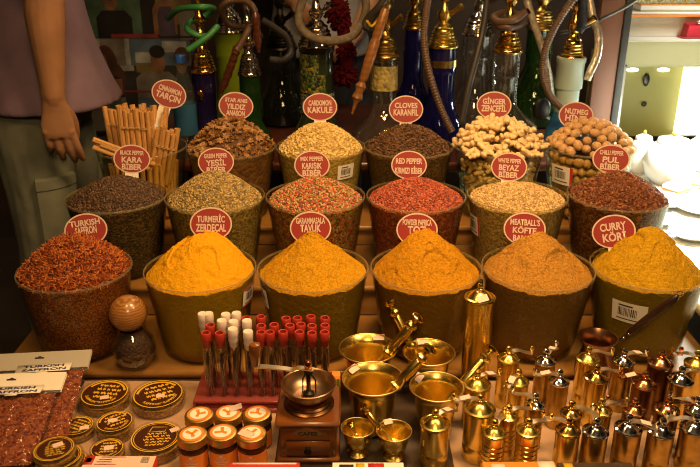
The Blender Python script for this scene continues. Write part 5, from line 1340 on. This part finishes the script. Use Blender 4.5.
G().box((xl, .03, .48), (xl+.02, .36, zz(65))).build('side_panel', white_l, sc_)
G().box((xl, .03, zz(65)-.012), (xr, .36, zz(65)-.001)).build('alcove_ceiling', creaml, sc_)
glow = plain('glow_white', (.9, .9, .9), .5, emit=(.95, 1, .88), estr=5)
for dx in (.09, .22):
    q = atY(633 if dx < .1 else 664, 70, YC+.34); G().ell((q.x-1.3, .345, q.z), (.026, .010, .008), 0, 20, 8).build('lamp_reflection', glow, sc_)  # glowing spots standing in for lamp reflections on the alcove back
xa, xb = atY(685, 90, YC+.30).x-1.3, atY(716, 90, YC+.30).x-1.3
G().box((xa, .30, .50), (xb, .345, zz(65)-.026)).build('light_panel', glow, sc_)
# display table in white
wt = thing('display_table', 'white display table carrying pale pots and plates', 'table', (1.25, 2.1, 0))
G().box((-.45, -.75, .47), (.65, .62, .495), bev=.003).build('top', white_l, wt)
for sx in (-.38, .6):
    for sy in (-.7, .56): G().box((sx-.02, sy-.02, 0), (sx+.02, sy+.02, .469)).build('leg', white_l, wt)
DT = .4955
# glass tray of small glasses on the top shelf
trz = zz(14)+.001
tr = thing('display_tray', 'shallow cream tray with an orange rim on the top shelf', 'tray', (1.3, YC, trz))
tx0, tx1 = xl+.06, xl+.50
G().box((tx0, .08, 0), (tx1, .36, .006)).build('base', creaml, tr)
for lo, hi in (((tx0, .08, .006), (tx1, .086, .020)), ((tx0, .354, .006), (tx1, .36, .022)), ((tx0, .0865, .006), (tx0+.006, .3535, .022)), ((tx1-.006, .0865, .006), (tx1, .3535, .022))):
    G().box(lo, hi).build('rim', white_l, tr); G().box((lo[0], lo[1], hi[2]), (hi[0], hi[1], hi[2]+.004)).build('orange_edge', 'orange', tr)
gl = G().lathe([(.0005, 0), (.012, 0), (.010, .003), (.003, .008), (.003, .02), (.012, .032), (.015, .05), (.014, .05), (.011, .033), (.0005, .024)], 16, cap0=False, cap1=False).build('small_glass', clear('gold_glass', (.95, .9, .7), 1, .15, (.8, .65, .3)))
first = True
for j in range(3):
    for i in range(9):
        l = (1.3+tx0+.03+i*.046, YC+.11+j*.09, trz+.0065)
        if first: gl.location = l; tag(gl, 'small gold tinted glass standing in the shelf tray', 'glass', 'small glasses in the shelf tray'); first = False
        else: dup(gl, l)
# red jewel box
rbp = atY(694, 33, YC+.03)
rb = thing('red_box', 'bright red presentation box on the white shelf', 'box', (rbp.x, YC+.04, zz(40)+.0025))
rm = plain('bright_red_velvet', (.40, .008, .022), .6)
G().box((-.045, -.03, 0), (.06, .03, .006), bev=.002).build('plinth', rm, rb)
g = G(); g.rings([[Vector(p) for p in q] for q in ([(-.032, -.026, .0065), (.055, -.026, .0065), (.055, .026, .0065), (-.032, .026, .0065)], [(-.026, -.020, .045), (.055, -.020, .045), (.055, .026, .052), (-.026, .026, .052)])]); g.build('body', rm, rb, angle=20)
G().ell((.012, -.010, .055), (.010, .008, .008), 0, 12, 8).build('silver_ornament', 'chrome', rb)
# two dark ornaments stuck on the alcove back
for px, py, w, h, lab in ((646.5, 80, .028, .052, 'oval dark ornament hanging in the lit alcove'), (644, 104, .022, .022, 'small dark ornament under the oval one in the alcove')):
    p = atY(px, py, YC+.35); tag(G().ell(p, (w/2, .006, h/2), 0, 20, 10).build('alcove_ornament', 'dark_metal'), lab, 'ornament')
por = plain('white_porcelain', (.85, .84, .78), .2, coat=.3)
def pot(px, py, r, h, lab, lidk=True):
    p = atZ(px, py, DT); o = thing('porcelain_pot', lab, 'pot', (p.x, p.y, DT))
    G().lathe([(.0005, 0), (r*.6, 0), (r*.9, h*.2), (r, h*.5), (r*.85, h*.85), (r*.55, h), (r*.5, h*.99), (r*.8, h*.84), (r*.94, h*.5), (.0005, h*.1)], 36, cap0=False, cap1=False).build('body', por, o)
    if lidk:
        G().lathe([(.0005, h*1.001), (r*.6, h*1.001), (r*.56, h*1.07), (r*.2, h*1.14), (.0005, h*1.15)], 28, cap0=False, cap1=False).build('lid', por, o)
        G().ell((0, 0, h*1.2), (r*.12, r*.12, h*.06), 0, 12, 8).build('lid_knob', 'orange', o)
pot(667, 182, .088, .14, 'large round white pot with orange lid knob on the bright table')
pot(639, 172, .048, .12, 'white pot half hidden behind the nutmeg tub')
pot(704, 170, .07, .12, 'white pot beyond the largest one at the table edge')
def plate(px, py, r, lab, z=DT, tilt=0):
    p = atZ(px, py, z); o = tag(G().lathe([(.0005, 0), (r*.55, 0), (r*.6, .004), (r, .016), (r*.99, .018), (r*.58, .007), (.0005, .006)], 44, cap0=False, cap1=False).build('white_plate', por), lab, 'plate'); o.location = (p.x, p.y, z+.001); return o
pl1 = plate(662, 204, .075, 'white plate just behind the chilli tub on the bright table')
plate(690, 238, .06, 'white plate nearest the curry tub on the bright table')
plate(698, 212, .065, 'white plate at the outer end of the bright table')
plate(658, 224, .05, 'small white saucer between the plates and the chilli tub')
for i, (px, py, rz) in enumerate(((676, 192, .6), (694, 186, -.4))):
    p = atZ(px, py, DT); o = G().box((-.04, -.03, 0), (.04, .03, .028), bev=.004).build('pale_box', por, loc=(p.x, p.y, DT+.0005), rot=(0, 0, rz))
    tag(o, ['pale box with an orange band before the large round pot', 'pale box with an orange band at the far side of the plates'][i], 'box')
    G().box((-.041, -.031, .010), (.041, .031, .016)).build('orange_band', 'orange', o)

# ------------------------------------------------------------------ light
def area(name, loc, tgt, size, power, col, spread=180):
    l = bpy.data.lights.new(name, 'AREA'); l.shape = 'DISK'; l.size = size; l.energy = power; l.color = col; l.spread = R_(spread)
    o = bpy.data.objects.new(name, l); COL.objects.link(o); o.location = loc
    o.rotation_euler = (Vector(tgt)-Vector(loc)).to_track_quat('-Z', 'Y').to_euler(); return o
WARM = (1.0, .57, .21)
area('stall_lamp', (.25, 1.2, 2.0), (.15, 1.5, .5), .40, 28, WARM, 130)
area('stall_lamp', (-.40, .9, 2.05), (-.2, 1.4, .5), .3, 8, WARM, 130)
area('stall_lamp', (.75, .9, 1.9), (.5, 1.25, .4), .3, 10, (1, .66, .34), 120)
area('front_fill', (.05, -.35, 2.05), (.1, 1.3, .5), .5, 14, (1, .62, .28), 120)  # unseen fill light, added to brighten tub fronts and brass
area('back_lamp', (.1, 2.75, 2.3), (.05, 2.6, .7), .3, 10, (1, .72, .42), 150)
area('showcase_lamp', (1.25, 2.62, .83), (1.2, 2.3, .4), .25, 34, (.95, 1, .86), 170)
area('table_fill', (1.2, 2.15, 1.15), (1.15, 2.15, .4), .3, 62, (.95, 1, .86), 105)  # unseen light added above the table to burn the pots out to white
area('showcase_shelf_lamp', (1.35, 2.55, 1.45), (1.25, 2.85, .9), .2, 3.5, (1, .98, .85), 120)
w = bpy.data.worlds.new('world'); SC.world = w; w.use_nodes = True
w.node_tree.nodes['Background'].inputs['Color'].default_value = (1, .78, .52, 1); w.node_tree.nodes['Background'].inputs['Strength'].default_value = .03
vs_ = SC.view_settings; vs_.view_transform = 'Standard'; vs_.look = 'None'; vs_.gamma = 1; vs_.use_curve_mapping = False; vs_.exposure = -1.0
cy = SC.cycles
cy.filter_width = 1.0
cy.transparent_max_bounces = 32; cy.max_bounces = 10; cy.caustics_reflective = False; cy.caustics_refractive = False; cy.sample_clamp_indirect = 4
